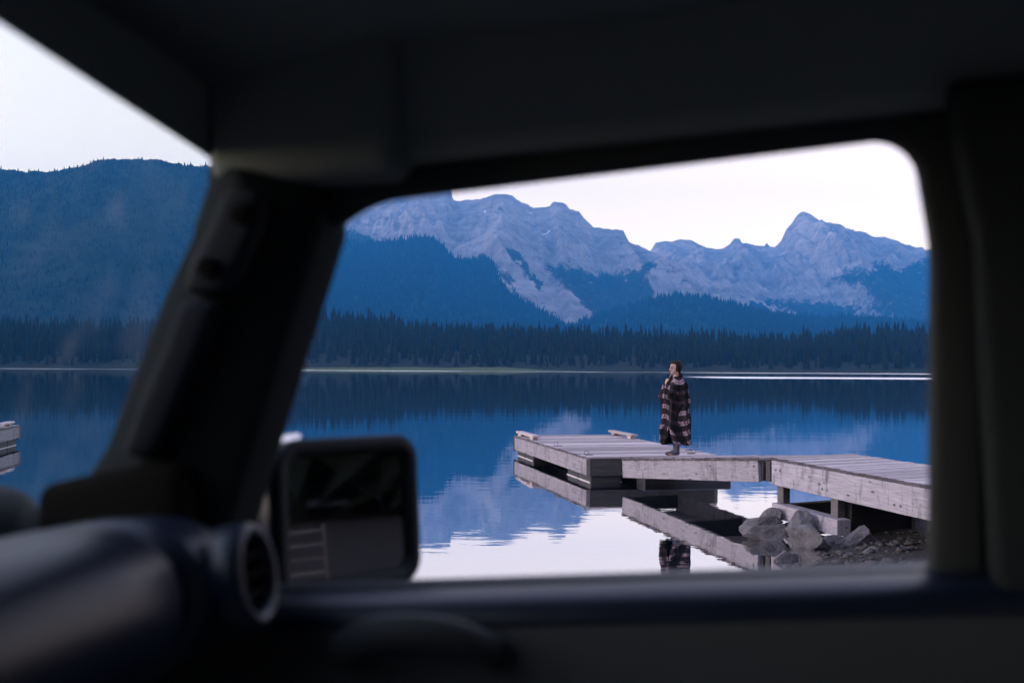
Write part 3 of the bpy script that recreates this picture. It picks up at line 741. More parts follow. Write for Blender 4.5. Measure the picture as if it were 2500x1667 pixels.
# pebbles
ico = bmesh.new(); bmesh.ops.create_icosphere(ico, subdivisions=1, radius=1.0)
IV = np.array([v.co[:] for v in ico.verts]); IF = np.array([[v.index for v in f.verts] for f in ico.faces]); ico.free()
pp, ph = [], []
while len(pp) < 700:
    x = random.uniform(2.0, 6.0); y = random.uniform(8.5, 13.0); s = y - float(shore_y(np.array(x)))
    if -2.6 < s < 1.0: pp.append((x, y)); ph.append(random.choice([.015, .02, .02, .03, .045, .06])*random.uniform(.7, 1.3))
pp = np.array(pp); pz = ground_z(pp[:, 0], pp[:, 1])
peb = scatter('pebbles', np.column_stack([pp, pz+np.array(ph)*.25]), np.array(ph), [(IV*np.array([1, .8, .55]), IF), (IV*np.array([.8, 1.1, .45]), IF)], MAT['pebble'])
tag(peb, 'loose pebbles along the dark waterline', 'pebbles', kind='stuff')

# ------------------------------------------------------------------ car cabin (camera sits in the driver's seat)
PHI, TAU, SEAT = math.radians(12), math.radians(4), 1.42
Rv = Vector((math.sin(PHI), math.cos(PHI), 0)); Fv = Vector((-math.cos(PHI)*math.cos(TAU), math.sin(PHI)*math.cos(TAU), -math.sin(TAU))); Uv = Rv.cross(Fv)
car = bpy.data.objects.new('parked_car', None); C.objects.link(car)
cm = Matrix((Rv, Fv, Uv)).transposed().to_4x4(); cm.translation = Vector((0, 0, EYE)) - Uv*SEAT
car.matrix_world = cm
tag(car, 'dark car cabin framing the lake through its passenger window and windshield', 'car')
def L(r, f, u): return Vector((r, f, u + SEAT))               # car coordinates seen from the driver's eye
def cp(u, v, r):                                             # photo pixel on the plane at r metres to the right
    d = ray(u, v); d = d*(r/d.dot(Rv)); return (d.dot(Fv), d.dot(Uv))
# passenger door: ring round the window opening
def round_poly(corners, radii, seg=8):
    out = []; n = len(corners)
    for i in range(n):
        p = Vector(corners[i]); a = Vector(corners[i-1]); b = Vector(corners[(i+1) % n]); rr = radii[i]
        if rr == 0: out.append(p); continue
        da, db = (a-p).normalized(), (b-p).normalized(); ang = da.angle(db); tl = rr/math.tan(ang/2)
        c = p + (da+db).normalized()*(rr/math.sin(ang/2)); s = p+da*tl; e = p+db*tl
        for k in range(seg+1):
            q = s.lerp(e, k/seg); out.append(c + (q-c).normalized()*rr)
    return out
opening = round_poly([(.560, -.203), (.408, .166), (.345, .1985), (-.186, .2065), (-.196, .10), (-.175, -.199)], [.03, .06, .12, .040, .3, .006])
def ring_part(name, inner, outer_fn, r0, r1, mat, bevel=.012):
    n = len(inner); outer = [outer_fn(p) for p in inner]
    V = [L(r0, *p) for p in inner]+[L(r0, *p) for p in outer]+[L(r1, *p) for p in inner]+[L(r1, *p) for p in outer]
    F = []
    for i in range(n):
        j = (i+1) % n
        F += [(i, j, n+j, n+i), (2*n+i, 3*n+i, 3*n+j, 2*n+j), (i, 2*n+i, 2*n+j, j), (n+i, n+j, 3*n+j, 3*n+i)]
    return obj(name, V, F, [mat], car, bevel=bevel, seg=3)
cx, cz = .12, 0.0
def outer(p):
    x, z = p
    return (x + (.10 if x > cx else -.05)*(1 if abs(x-cx) > .1 else abs(x-cx)/.1), z + (.03 if z > .05 else (-.02 if z < -.1 else 0)))
ring_part('window_frame', opening, outer, .985, 1.008, MAT['trim'])
# door panel below the sill, with a bowed inner face
prism('door_panel', [L(.925, .80, -.225), L(.925, -.26, -.205), L(.90, -.26, -.32), L(.905, -.26, -1.0), L(.905, .80, -1.0), L(.90, .80, -.34)],
      [L(1.06, .80, -.232), L(1.06, -.26, -.212), L(1.075, -.26, -.32), L(1.075, -.26, -1.0), L(1.075, .80, -1.0), L(1.075, .80, -.34)], [MAT['trim']], car, bevel=.015, seg=3)
sl = [(.918, -.229), (.924, -.212), (.936, -.2045), (.985, -.2025), (1.048, -.205), (1.052, -.228)]
prism('window_sill', [L(r, .62, u-.006) for r, u in sl], [L(r, -.24, u+.003) for r, u in sl], [MAT['dash']], car, bevel=.004, seg=2)
# arched door pull
arc = []
for q in np.linspace(-1, 1, 17):
    f0, u0 = cp(1000+q*185, 1535+70*abs(q)**2.6, .88); arc.append((L(.872 + .03*abs(q)**3, f0, u0)))
tv, tf = tube(arc, [.016]*17, 10); obj('door_pull', tv, tf, [MAT['trim']], car, smooth=True)
# centre pillar and side panel behind the window
prism('centre_pillar', [L(.93, -.215, -.30), L(.93, -.222, .10), L(.93, -.205, .24), L(.93, -.62, .24), L(.93, -.62, -.30)],
      [L(1.06, -.235, -.30), L(1.06, -.242, .10), L(1.06, -.225, .24), L(1.06, -.62, .24), L(1.06, -.62, -.30)], [MAT['black']], car, bevel=.012, seg=3)
box('rear_side_panel', L(1.0, -1.05, -.38), (.12, .85, 1.28), [MAT['gloss']], car, bevel=.02)
# roof rail over the door, headliner, roof skin
prism('roof_rail', [L(.955, .52, .232), L(.955, -1.45, .215), L(.955, -1.45, .46), L(.955, .52, .46)],
      [L(1.03, .52, .232), L(1.03, -1.45, .217), L(1.03, -1.45, .46), L(1.03, .52, .46)], [MAT['liner']], car, bevel=.02, seg=3)
NR, NF = 13, 9; V = []; F = []
for i in range(NR):
    r = -.55 + 1.60*i/(NR-1)
    for j in range(NF):
        f0 = -1.5 + 2.05*j/(NF-1); u = .385 - .05*((r-.25)/.8)**2 - .05*max(0, (f0-.2)/.4)**2 - .01*math.cos(j*2.1)
        V.append(L(r, f0, u))
m_ = NR*NF; V += [v + Vector((0, 0, .05)) for v in V]
for i in range(NR-1):
    for j in range(NF-1):
        a = i*NF+j; F += [(a, a+1, a+NF+1, a+NF), (m_+a, m_+a+NF, m_+a+NF+1, m_+a+1)]
bd = [i*NF for i in range(NR)] + [(NR-1)*NF+j for j in range(1, NF)] + [i*NF+NF-1 for i in range(NR-2, -1, -1)] + [j for j in range(NF-2, 0, -1)]
F += [(bd[i], bd[(i+1) % len(bd)], m_+bd[(i+1) % len(bd)], m_+bd[i]) for i in range(len(bd))]
obj('roof', V, F, [MAT['liner']], car, smooth=True)
# windshield header
hd = [(-.62, .255), (-.3, .30), (0, .312), (.35, .306), (.62, .288), (.78, .268), (.88, .256), (.95, .247), (1.04, .23)]
hv, hf = [], []
for r, u in hd: hv += [L(r, .505, u), L(r, .58, u+.085), L(r, .58, .47), L(r, .48, .47)]
for i in range(len(hd)-1): hf += [(i*4+k, i*4+(k+1) % 4, i*4+4+(k+1) % 4, i*4+4+k) for k in range(4)]
hf += [(0, 1, 2, 3), tuple(reversed(range(len(hd)*4-4, len(hd)*4)))]
obj('windshield_header', hv, hf, [MAT['liner']], car, bevel=.012, seg=3)
# front pillar
front = [(505,392),(511,446),(468,574),(404,712),(308,957),(258,1092),(212,1160),(198,1262)]
fr = [cp(u, v, .95) for u, v in front]
rearl = [(.40, .21), (.405, .17), (.425, .12), (.455, .05), (.495, -.05), (.515, -.10), (.53, -.14), (.54, -.20)]
ra, rb = [], []
pv, pf = [], []
for (f1, u1), (f2, u2) in zip(fr, rearl):
    pv += [L(.95, f1, u1), L(.915, f1*.55+f2*.45, u1*.55+u2*.45), L(.955, f2-.012, u2), L(1.05, f2-.005, u2), L(1.03, f1+.03, u1)]
# tuck the top into the rail
n5 = 5
for i in range(len(fr)-1): pf += [(i*n5+k, i*n5+(k+1) % n5, (i+1)*n5+(k+1) % n5, (i+1)*n5+k) for k in range(n5)]
pf += [tuple(range(n5)), tuple(reversed(range((len(fr)-1)*n5, len(fr)*n5)))]
pil = obj('front_pillar', pv, pf, [MAT['black']], car, bevel=.012, seg=3)
# infill between header, rail and pillar top
prism('pillar_corner', [L(.93, .505, .222), L(.93, .30, .212), L(.93, .30, .45), L(.93, .505, .45)], [L(1.05, .505, .222), L(1.05, .30, .212), L(1.05, .30, .45), L(1.05, .505, .45)], [MAT['corner']], car, bevel=.02, seg=3)
# grab bracket on the pillar, with two bolts, and the pillar trim strip below it
def strip_on(name, pts, r, th, mat, parent=car, bevel=.006):
    P = [cp(u, v, r) for u, v in pts]
    return prism(name, [L(r, *p) for p in P], [L(r+th, *p) for p in P], [mat], parent, bevel=bevel, seg=3)
MAT['bracket'] = plain('bracket satin metal', (.014, .018, .026), .7, .08, 0, .1, 60, .05)
MAT['pillar_trim'] = plain('pillar trim plastic', (.010, .013, .020), .75, .06, 0, .1, 60, .05)
br = strip_on('grab_bracket', [(540,462),(635,462),(622,560),(560,690),(540,712),(440,716),(455,650),(505,548)], .895, .03, MAT['bracket'], bevel=.01)
def puck(name, u, v, r, rad, dep, mat, parent=car):
    f0, u0 = cp(u, v, r); n = 20
    a = [L(r, f0+rad*math.cos(t), u0+rad*math.sin(t)) for t in np.linspace(0, 2*math.pi, n, False)]
    return prism(name, a, [p + Vector((dep, 0, 0)) for p in a], [mat], parent, bevel=.002)
MAT['bolt'] = plain('black bolt cap', (.008, .008, .008), .9, .02, 0, .1, 60, 0)
for u, v in ((580, 520), (500, 652)):
    b_ = puck('bolt_cap', u, v, .885, .0105, .012, MAT['bolt']); b_.parent = br
strip_on('pillar_trim', [(432,735),(535,730),(500,830),(430,1000),(375,1120),(285,1115),(330,990),(385,860)], .90, .03, MAT['pillar_trim'], bevel=.012)
# lower pillar cover and door-side filler in front of the window
prism('pillar_foot', [L(.90, .70, -.075), L(.90, .60, -.06), L(.90, .535, -.06), L(.90, .535, -.23), L(.90, .72, -.23)],
      [L(1.05, .72, -.085), L(1.05, .60, -.06), L(1.05, .545, -.06), L(1.05, .545, -.23), L(1.05, .74, -.23)], [MAT['bolt']], car, bevel=.015, seg=3)
# dashboard: profile swept across the car
prof = [(.86, -.150), (.74, -.128), (.66, -.112), (.60, -.104), (.55, -.103), (.515, -.108), (.49, -.120), (.474, -.137), (.466, -.158), (.466, -.18), (.474, -.203), (.492, -.224), (.52, -.24), (.56, -.262), (.60, -.30), (.62, -.36), (.70, -.48), (.86, -.48)]
def swept(name, rs, prof, mat, fshift=lambda r: 0, ushift=lambda r: 0):
    V, F, n = [], [], len(prof)
    for r in rs: V += [L(r, f0+fshift(r), u0+ushift(r)) for f0, u0 in prof]
    for i in range(len(rs)-1): F += [(i*n+k, i*n+(k+1) % n, (i+1)*n+(k+1) % n, (i+1)*n+k) for k in range(n)]
    F += [tuple(range(n)), tuple(reversed(range((len(rs)-1)*n, len(rs)*n)))]
    return obj(name, V, F, [mat], car, bevel=.004, seg=2, smooth=True)
dash = swept('dashboard', [-.55, -.2, .1, .4, .6, .7, .775, .795], prof, MAT['dash'], lambda r: .012 if r > .785 else 0, lambda r: -.01 if r > .785 else 0)
cap_prof = [(f0 - .004 if f0 < .6 else f0, u0 - .003) for f0, u0 in prof]
endcap = swept('dashboard_end', [.800, .812, .87, .905, .922], cap_prof, MAT['dash'], lambda r: .012 if r < .81 else (.03 if r > .92 else (.012 if r > .9 else 0)), lambda r: -.008 if r < .81 or r > .9 else 0)
# round air vent in the dashboard end
vc = L(.862, .448, -.165); vn = Vector((.10, -1, .12)).normalized(); vx = vn.orthogonal().normalized(); vy = vn.cross(vx)
rv_, rf_ = [], []
nn_ = 28; prof_t = [(.036, -.02), (.036, .006), (.040, .012), (.046, .012), (.050, .004), (.050, -.02)]
for i in range(nn_):
    a = 2*math.pi*i/nn_; d_ = vx*math.cos(a)+vy*math.sin(a); rv_ += [vc + d_*p + vn*q for p, q in prof_t]
for i in range(nn_): rf_ += [(i*6+k, i*6+(k+1) % 6, ((i+1) % nn_)*6+(k+1) % 6, ((i+1) % nn_)*6+k) for k in range(6)]
vent = obj('air_vent', rv_, rf_, [MAT['dash']], car, smooth=True)
dv = [vc + (vx*math.cos(a)+vy*math.sin(a))*.0365 - vn*.012 for a in np.linspace(0, 2*math.pi, 24, False)]
obj('vent_back', dv + [p - vn*.006 for p in dv], [tuple(range(24)), tuple(reversed(range(24, 48)))] + [(i, (i+1) % 24, 24+(i+1) % 24, 24+i) for i in range(24)], [MAT['bolt']], vent)
for q in (-.018, 0, .018):
    hw = math.sqrt(.035**2-q*q); c0 = vc + Vector((0, 0, q)) - vn*.002; hx_ = vn.cross(Vector((0, 0, 1))).normalized(); up_ = hx_.cross(vn)
    vs = [c0 + hx_*sx1*hw + vn*sy1*.007 + (up_*.002 if k_ else up_*-.002) for k_ in (0, 1) for sx1, sy1 in ((-1, -1), (1, -1), (1, 1), (-1, 1))]
    obj('vent_louvre', vs, BOXF, [MAT['bolt']], vent)
# grab bar on the dashboard above the glovebox
tv, tf = tube([L(.42, .50, -.245), L(.44, .455, -.252), L(.56, .452, -.255), L(.70, .455, -.257), L(.72, .50, -.252)], .013, 10)
obj('grab_bar', tv, tf, [MAT['dash']], car, smooth=True)
# windshield glass, hinge bracket outside it
wt, wb = (.484, .36), (.716, -.13)
obj('windshield', [L(-.6, wt[0], wt[1]), L(1.035, wt[0], wt[1]), L(1.035, wb[0], wb[1]), L(-.6, wb[0], wb[1])] + [L(-.6, wt[0]+.005, wt[1]), L(1.035, wt[0]+.005, wt[1]), L(1.035, wb[0]+.005, wb[1]), L(-.6, wb[0]+.005, wb[1])],
    BOXF, [MAT['glass']], car)
bm = bmesh.new(); bmesh.ops.create_uvsphere(bm, u_segments=20, v_segments=12, radius=1)
for vv_ in bm.verts:
    if vv_.co.z < -.3: vv_.co.z = -.3
    vv_.co.x = math.copysign(abs(vv_.co.x)**.75, vv_.co.x); vv_.co.y = math.copysign(abs(vv_.co.y)**.8, vv_.co.y)
bmesh.ops.scale(bm, vec=(.085, .06, .055), verts=bm.verts); bmesh.ops.translate(bm, vec=L(.92, .80, -.128), verts=bm.verts)
me = bpy.data.meshes.new('windshield_hinge'); bm.to_mesh(me); bm.free(); me.materials.append(MAT['trim']); me.polygons.foreach_set('use_smooth', [True]*len(me.polygons))
link(bpy.data.objects.new('windshield_hinge', me), car)
# cowl and bonnet ahead of the glass
prism('bonnet', [L(-.45, .75, -.15), L(.95, .75, -.15), L(.95, .75, -.30), L(-.45, .75, -.30)], [L(-.35, 1.95, -.26), L(.85, 1.95, -.26), L(.85, 1.95, -.45), L(-.35, 1.95, -.45)], [MAT['gloss']], car, bevel=.05, seg=4)
# door mirror
gc = L(1.205, .478, -.156)
mnv = Vector((-.80, -1.36, .02)).normalized(); mx_ = mnv.cross(Vector((0, 0, 1))).normalized(); my_ = mx_.cross(mnv)
if mx_.y > 0: mx_ = -mx_
mrot = Matrix.Rotation(math.radians(-2.5), 3, mnv); mx_, my_ = mrot @ mx_, mrot @ my_
def mirror_ring(w, h, rad, dep, n=6):
    pts = round_poly([(-w/2, -h/2), (w/2, -h/2), (w/2, h/2), (-w/2, h/2)], [rad]*4, n)
    return [gc + mx_*p.x + my_*p.y + mnv*dep for p in pts]
rings = [mirror_ring(.145, .14, .03, -.115), mirror_ring(.185, .165, .04, -.10), mirror_ring(.222, .186, .035, -.055), mirror_ring(.228, .200, .034, .0), mirror_ring(.222, .194, .031, .006), mirror_ring(.196, .160, .02, .004), mirror_ring(.192, .156, .02, -.008)]
mv, mf = [], []; nr_ = len(rings[0])
for rg in rings: mv += rg
for i in range(len(rings)-1): mf += [(i*nr_+k, i*nr_+(k+1) % nr_, (i+1)*nr_+(k+1) % nr_, (i+1)*nr_+k) for k in range(nr_)]
mf += [tuple(range(nr_)), tuple(reversed(range((len(rings)-1)*nr_, len(rings)*nr_)))]
dm = obj('door_mirror', mv, mf, [MAT['trim']], car, smooth=True)
gp = [gc + mx_*p.x + my_*p.y - mnv*.005 for p in round_poly([(-.095, -.077), (.095, -.077), (.095, .077), (-.095, .077)], [.02]*4, 6)]
prism('mirror_glass', gp, [p - mnv*.002 for p in gp], [MAT['mirror']], dm)
prism('mirror_arm', [L(1.04, .62, -.20), L(1.04, .54, -.20), L(1.04, .54, -.055), L(1.04, .62, -.055)], [L(1.22, .585, -.215), L(1.22, .535, -.215), L(1.22, .535, -.065), L(1.22, .585, -.06)], [MAT['gloss']], dm, bevel=.012, seg=3)
prism('mirror_glint_wedge', [L(1.135, .600, -.068), L(1.135, .525, -.064), L(1.135, .525, -.10), L(1.135, .600, -.10)], [L(1.222, .625, -.052), L(1.222, .545, -.046), L(1.222, .545, -.10), L(1.222, .625, -.10)], [MAT['glint_metal']], dm, bevel=.008, seg=3)  # added wedge, tilted to reflect the sky as a highlight on the arm
# rest of the cabin behind the camera
box('driver_door', L(-.52, .1, -.62), (.10, 1.5, .80), [MAT['lining']], car, bevel=.02)
prism('driver_pillar', [L(-.50, .52, .30), L(-.50, .60, .30), L(-.50, .80, -.22), L(-.50, .72, -.22)], [L(-.58, .52, .30), L(-.58, .60, .30), L(-.58, .80, -.22), L(-.58, .72, -.22)], [MAT['liner']], car)
box('rear_panel', L(.25, -1.5, -.52), (1.6, .08, 1.0), [MAT['lining']], car)
box('cabin_floor', L(.25, -.35, -1.03), (1.6, 2.3, .06), [MAT['lining']], car)

# ------------------------------------------------------------------ weathered steps on the bank, seen in the door mirror
m0 = cm @ gc; mn_w = (cm.to_3x3() @ mnv).normalized()
def mirror_hit(u, v, t):
    d = ray(u, v).normalized(); o = Vector((0, 0, EYE)); q = o + d*((m0-o).dot(mn_w)/d.dot(mn_w)); return q + (d - mn_w*2*d.dot(mn_w))*t
sp_ = mirror_hit(735, 1350, 9.0); gz_ = float(ground_z(np.array([sp_.x]), np.array([sp_.y]))[0])
sdirv = (mirror_hit(752, 1335, 7.5) - mirror_hit(752, 1335, 0))
st_e = empty('wooden_steps', (sp_.x, sp_.y, gz_ - .05), math.atan2(sdirv.y, sdirv.x) - math.pi/2)
st_e.scale = (.55, .55, .55)
for s in (-.45, .45):
    obj('step_stringer', boxv((s, .45, .62), (.05, .09, 1.35)), BOXF, [MAT['post']], st_e)
for i in range(5):
    box('step_tread', (0, .30+.08*i, .18+.25*i), (.88, .22, .05), [MAT['post']], st_e)
tag(st_e, 'weathered open wooden steps reflected in the door mirror', 'steps')

# ------------------------------------------------------------------ person on the gangway
fp = at_z(1646, 1111.5, .70)
tpar = ((fp - RL).dot(rd))/rd.length_squared
zramp = RL.z + (RR.z-RL.z)*((Vector((fp.x, fp.y, 0))-Vector((RL.x, RL.y, 0))).dot(Vector((rd.x, rd.y, 0)))/(rd.x**2+rd.y**2))
fp = at_z(1646, 1111.0, zramp)
person = empty('person', (fp.x, fp.y, zramp + .002))
# local: faces -X (towards the lake on the left), camera side is -Y
def ellip(c, r, seg=14, rings_=10):
    V, F = [], []
    V.append(Vector(c)+Vector((0, 0, -r[2])))
    for i in range(1, rings_):
        p = -math.pi/2 + math.pi*i/rings_
        for j in range(seg):
            a = 2*math.pi*j/seg; V.append(Vector(c)+Vector((r[0]*math.cos(p)*math.cos(a), r[1]*math.cos(p)*math.sin(a), r[2]*math.sin(p))))
    V.append(Vector(c)+Vector((0, 0, r[2])))
    for j in range(seg): F.append((0, 1+(j+1) % seg, 1+j))
    for i in range(rings_-2):
        for j in range(seg):
            a = 1+i*seg+j; b = 1+i*seg+(j+1) % seg; F.append((a, b, b+seg, a+seg))
    t = len(V)-1; o_ = 1+(rings_-2)*seg
    for j in range(seg): F.append((o_+j, o_+(j+1) % seg, t))
    return V, F
HX = .005; HZ = 1.525            # head centre
def hp(dx, dy, dz):              # head turned slightly to the camera
    a = math.radians(22); return Vector((HX + dx*math.cos(a) - dy*math.sin(a), dx*math.sin(a) + dy*math.cos(a), HZ + dz))
body = [ellip(hp(.012, 0, .025), (.092, .072, .098)), ellip(hp(-.018, 0, -.045), (.066, .056, .062)), ellip(hp(-.052, 0, -.085), (.026, .030, .026)),
        tube([hp(-.082, 0, .035), hp(-.098, 0, .0), hp(-.112, 0, -.018), hp(-.088, 0, -.03)], [.010, .012, .014, .010], 8),
        ellip(hp(-.086, 0, -.052), (.014, .022, .007), 8, 6), ellip(hp(-.084, 0, -.066), (.014, .020, .008), 8, 6),
        ellip(hp(-.078, 0, .045), (.016, .05, .010), 8, 6)]
for s in (-1, 1): body.append(ellip(hp(.012, s*.072, -.01), (.018, .008, .032), 8, 6))
body.append(tube([(.03, 0, 1.24), (.026, 0, 1.36), (.02, 0, 1.46)], [.07, .052, .050], 12))
body.append(tube([(.02, 0, .78), (.02, 0, .92), (.02, 0, 1.05), (.025, 0, 1.18), (.03, 0, 1.29), (.03, 0, 1.34)], [.135, .145, .12, .135, .13, .06], 14))
for s in (-1, 1):
    y = s*.075; kx = -.03 if s < 0 else .0
    body.append(tube([(.02, y, .85), (.015, y, .62), (.0+kx*.3, y, .46), (.03, y, .28), (.04+kx*.6, y, .09)], [.088, .075, .055, .055, .036], 10))
    body.append(tube([(.06+kx*.6, y, .035), (.0+kx*.6, y, .038), (-.09+kx*.6, y, .022), (-.13+kx*.6, y, .018)], [.032, .036, .030, .018], 10))
# arms: far arm folded up to the chin, near arm across the chest
body.append(tube([(.03, -.115, 1.255), (-.0, -.15, 1.10), (-.07, -.14, 1.02), (-.13, -.09, 1.12), (-.135, -.06, 1.22)], [.042, .038, .035, .032, .024], 10))
body.append(tube([(.03, .115, 1.255), (-.04, .15, 1.10), (-.12, .13, 1.04), (-.15, .05, 1.10), (-.14, .0, 1.20)], [.042, .038, .035, .032, .024], 10))
# hands: palm, four curled fingers, thumb
def hand(o, d, n_, s):
    o, d, n_ = Vector(o), Vector(d).normalized(), Vector(n_).normalized(); sd = d.cross(n_)
    out = [tube([o, o+d*.035, o+d*.075], [.022, .030, .026], 10)]
    for i, ln in enumerate((.062, .072, .068, .052)):
        b0 = o + d*.070 + sd*(.024-.016*i)
        out.append(tube([b0, b0+d*ln*.5+n_*.012, b0+d*ln*.6+n_*.035, b0+d*ln*.25+n_*.048], [.0085, .0082, .0078, .006], 6))
    b0 = o + d*.02 + sd*.024*s; out.append(tube([b0, b0+sd*.025*s+d*.025+n_*.012, b0+sd*.02*s+d*.05+n_*.03], [.011, .0095, .007], 6))
    return out
body += hand((-.145, -.055, 1.235), (-.05, .05, 1), (.6, .5, 0), 1)
body += hand((-.135, .02, 1.195), (.15, -.25, .9), (.5, -.3, 0), -1)
bv_, bf_ = joinvf(body)
po = obj('body', bv_, bf_, [MAT['skin']], person, smooth=True)
rm = po.modifiers.new('remesh', 'REMESH'); rm.mode = 'VOXEL'; rm.voxel_size = .006; rm.use_smooth_shade = True
sm_ = po.modifiers.new('smooth', 'SMOOTH'); sm_.factor = .4; sm_.iterations = 2
# clothing
tv, tf = joinvf([tube([(.02, s*.075, .90), (.015, s*.078, .62), (0, s*.078, .46), (.028, s*.078, .24)], [.105, .088, .070, .066], 14) for s in (-1, 1)])
obj('trousers', tv, tf, [MAT['trouser']], person, smooth=True)
tv, tf = tube([(.02, 0, .86), (.02, 0, 1.02), (.02, 0, 1.14), (.025, 0, 1.24), (.028, 0, 1.315), (.02, 0, 1.345)], [.152, .138, .145, .146, .125, .075], 16)
obj('shirt', tv, tf, [MAT['shirt']], person, smooth=True)
for s in (-1, 1):
    y = s*.075; kx = -.03 if s < 0 else .0
    tv, tf = joinvf([tube([(.035+kx*.5, y, .30), (.04+kx*.5, y, .24), (.045+kx*.6, y, .15), (.05+kx*.6, y, .07), (.052+kx*.6, y, .045)], [.060, .060, .050, .046, .040], 12),
                     tube([(.095+kx*.6, y, .030), (.07+kx*.6, y, .042), (.0+kx*.6, y, .045), (-.07+kx*.6, y, .030), (-.125+kx*.6, y, .024), (-.15+kx*.6, y, .020)], [.018, .040, .044, .030, .026, .012], 12)])
    for q in tv: q.z = max(q.z, 0.0)
    so = obj('sock', tv, tf, [MAT['sock']], person, smooth=True)
    r_ = so.modifiers.new('remesh', 'REMESH'); r_.mode = 'VOXEL'; r_.voxel_size = .008; r_.use_smooth_shade = True
# hair: cap swept back, low knot, loose strand
hv_, hf_ = ellip(hp(.024, 0, .036), (.116, .094, .114), 32, 20)
a_ = math.radians(22)
for i, q in enumerate(hv_):
    d_ = q - hp(0, 0, 0); lx = d_.x*math.cos(a_) + d_.y*math.sin(a_); ly = -d_.x*math.sin(a_) + d_.y*math.cos(a_); lz = d_.z
    face = lx < -.022 and lz < .082
    if face: lx = -.022 + (lx+.022)*.05
    if lz < -.045: lz = -.045 + (lz+.045)*.6; ly *= .86
    w_ = 1 + .02*math.sin(40*math.atan2(ly, lz+.02))
    hv_[i] = hp(lx*w_, ly*w_, lz)
h2 = ellip(hp(.075, 0, -.055), (.045, .050, .055), 12, 8)
h3 = tube([hp(.07, .0, -.08), hp(.085, .01, -.14), hp(.075, .01, -.20)], [.035, .028, .012], 8)
V_, F_ = joinvf([(hv_, hf_), h2, h3]); obj('hair', V_, F_, [MAT['hair']], person, smooth=True)
tv, tf = tube([hp(-.072, -.045, -.03), hp(-.105, -.06, -.08), hp(-.135, -.05, -.13), hp(-.142, -.03, -.18)], [.006, .007, .006, .003], 6)
obj('hair_strand', tv, tf, [MAT['hair_light']], person, smooth=True)
# eyes and brows
for s in (-1, 1):
    tv, tf = ellip(hp(-.076, s*.032, .012), (.010, .012, .007), 10, 6); obj('eye', tv, tf, [MAT['bolt']], person, smooth=True)
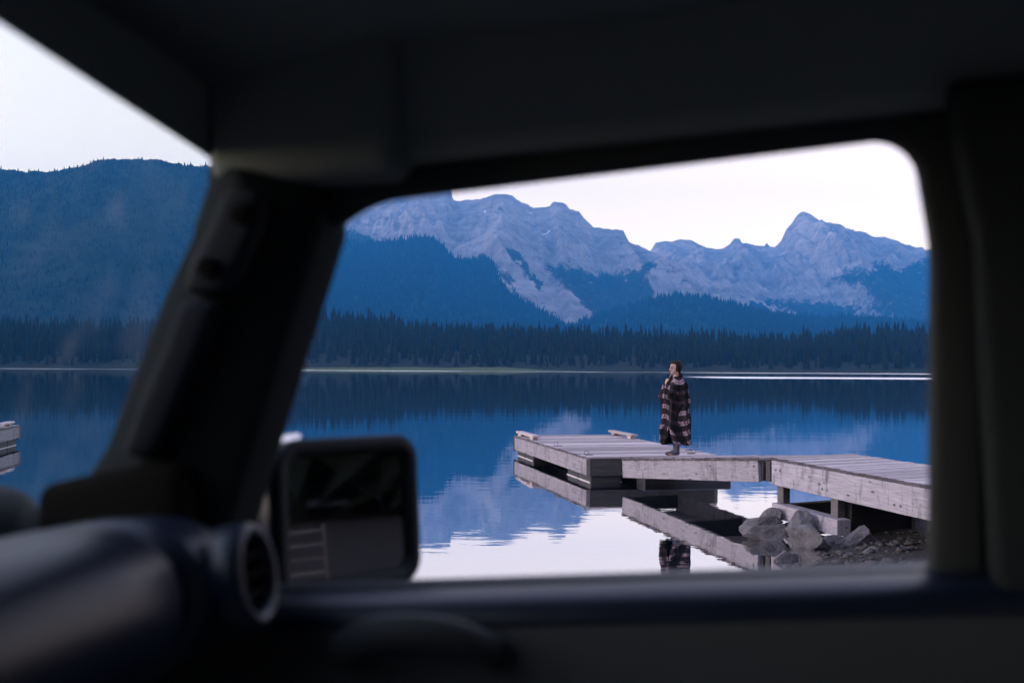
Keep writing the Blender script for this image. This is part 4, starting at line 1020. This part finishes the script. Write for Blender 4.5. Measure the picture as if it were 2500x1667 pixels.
# plaid blanket: wrapped sheet, edges meeting in front, open at the bottom
prof_b = [(1.365, -.075, .100, .085), (1.335, -.13, .155, .15), (1.28, -.165, .195, .19), (1.22, -.195, .205, .20), (1.12, -.235, .215, .215), (1.02, -.262, .222, .21), (.965, -.225, .228, .195), (.88, -.208, .235, .185), (.78, -.208, .243, .185), (.66, -.222, .250, .19), (.54, -.240, .256, .20), (.45, -.250, .260, .205), (.31, -.235, .270, .21), (.18, -.222, .276, .215)]
pa = np.array(prof_b)[::-1]
NH, NT = 70, 150; hs_ = np.linspace(.185, 1.365, NH)
th0 = math.radians(-128)         # opening faces front, towards the camera side
V, uvs = [], []
for h_ in hs_:
    Lx, Rx, Dy = (np.interp(h_, pa[:, 0], pa[:, k_]) for k_ in (1, 2, 3))
    cx_, hw = (Lx+Rx)/2, (Rx-Lx)/2*(.94 if h_ < 1.2 else 1.0)
    gap = .20 if h_ > 1.30 else (-.20 if h_ > .60 else -.20 + .62*((.60-h_)/.41)**.8)
    if 1.20 < h_ <= 1.30: gap = -.20 + .40*((h_-1.20)/.10)
    for j in range(NT):
        s = j/(NT-1); th = th0 + gap + s*(2*math.pi - 2*gap)
        fold = (.034*math.sin(7*th + 2.2*math.sin(2.1*h_)+.8) + .018*math.sin(13*th+3.1*h_) + .008*math.sin(23*th-5*h_))*min(1, (1.37-h_)*3+.1)*(1+.25*min(1, max(0, (.7-h_)/.4)))
        drape = .016*math.sin(18*h_ + 3*math.cos(th-th0)*2.0)*math.exp(-((h_-.92)/.25)**2)
        k_ = 1 + (.10*(1-s) - .03 if gap < 0 else 0) + (fold+drape)/max(hw, .1)*1.0
        e = .90
        cxx, syy = math.cos(th), math.sin(th)
        x = cx_ + hw*k_*math.copysign(abs(cxx)**e, cxx); y = Dy*k_*math.copysign(abs(syy)**e, syy)
        z = h_ + (.010*math.sin(5*th+1) + .012*math.cos(th-th0))*(h_ < .3)*(1-(h_-.185)/.115) + .012*math.sin(3*th+.5)*(h_ > 1.3)
        if h_ > 1.3: z += .05*max(0, math.cos(th))*(h_-1.3)/.065
        V.append((x, y, z)); uvs.append((s*1.42 + .10*h_*math.sin(th*2) + .05*math.sin(3*h_), z*1.0 + .03*math.sin(th*3) + .06*math.sin(th-th0)))
F = [(i*NT+j, i*NT+j+1, (i+1)*NT+j+1, (i+1)*NT+j) for i in range(NH-1) for j in range(NT-1)]
bl = obj('blanket', V, F, [MAT['plaid']], person, smooth=True)
ul = bl.data.uv_layers.new(name='UVMap')
for lp in bl.data.loops: ul.data[lp.index].uv = uvs[lp.vertex_index]
so = bl.modifiers.new('solid', 'SOLIDIFY'); so.thickness = .012; so.offset = -1
# folded collar of the blanket round the neck
cv = []
for s in np.linspace(0, 1, 40):
    th = th0 + .25 + s*(2*math.pi-.5); cv.append((.012+.105*math.cos(th), .10*math.sin(th), 1.355 + .06*max(0, math.cos(th)) + .006*math.sin(9*th)))
tv, tf = tube(cv, [.026+.006*math.sin(i*.9) for i in range(40)], 8)
cl = obj('blanket_collar', tv, tf, [MAT['plaid']], bl, smooth=True)
ul = cl.data.uv_layers.new(name='UVMap')
for lp in cl.data.loops:
    i_, k_ = divmod(lp.vertex_index, 8); ul.data[lp.index].uv = (i_*.018+.02, k_*.012+.17)
tag(person, 'person wrapped in a long plaid blanket standing in grey socks on the gangway', 'person')
person.rotation_euler = (0, 0, math.radians(4))

# ------------------------------------------------------------------ blue evening haze
zt = 1260.0
hz_o = obj('haze', boxv((0, 3350, (zt-8)/2), (9700, 7400, zt+8)), BOXF, ())
hm = bpy.data.materials.new('evening haze'); hm.use_nodes = True; ht = hm.node_tree
for nd in list(ht.nodes):
    if nd.type == 'BSDF_PRINCIPLED': ht.nodes.remove(nd)
pvn = ht.nodes.new('ShaderNodeVolumePrincipled'); pvn.inputs['Color'].default_value = (.03, .35, 1.0, 1)
pvn.inputs['Density'].default_value = 1.3e-4; pvn.inputs['Anisotropy'].default_value = 0.0
ht.links.new(pvn.outputs[0], ht.nodes['Material Output'].inputs['Volume'])
hz_o.data.materials.append(hm)
tag(hz_o, 'thin blue evening haze over the lake and mountains', 'haze', kind='stuff')
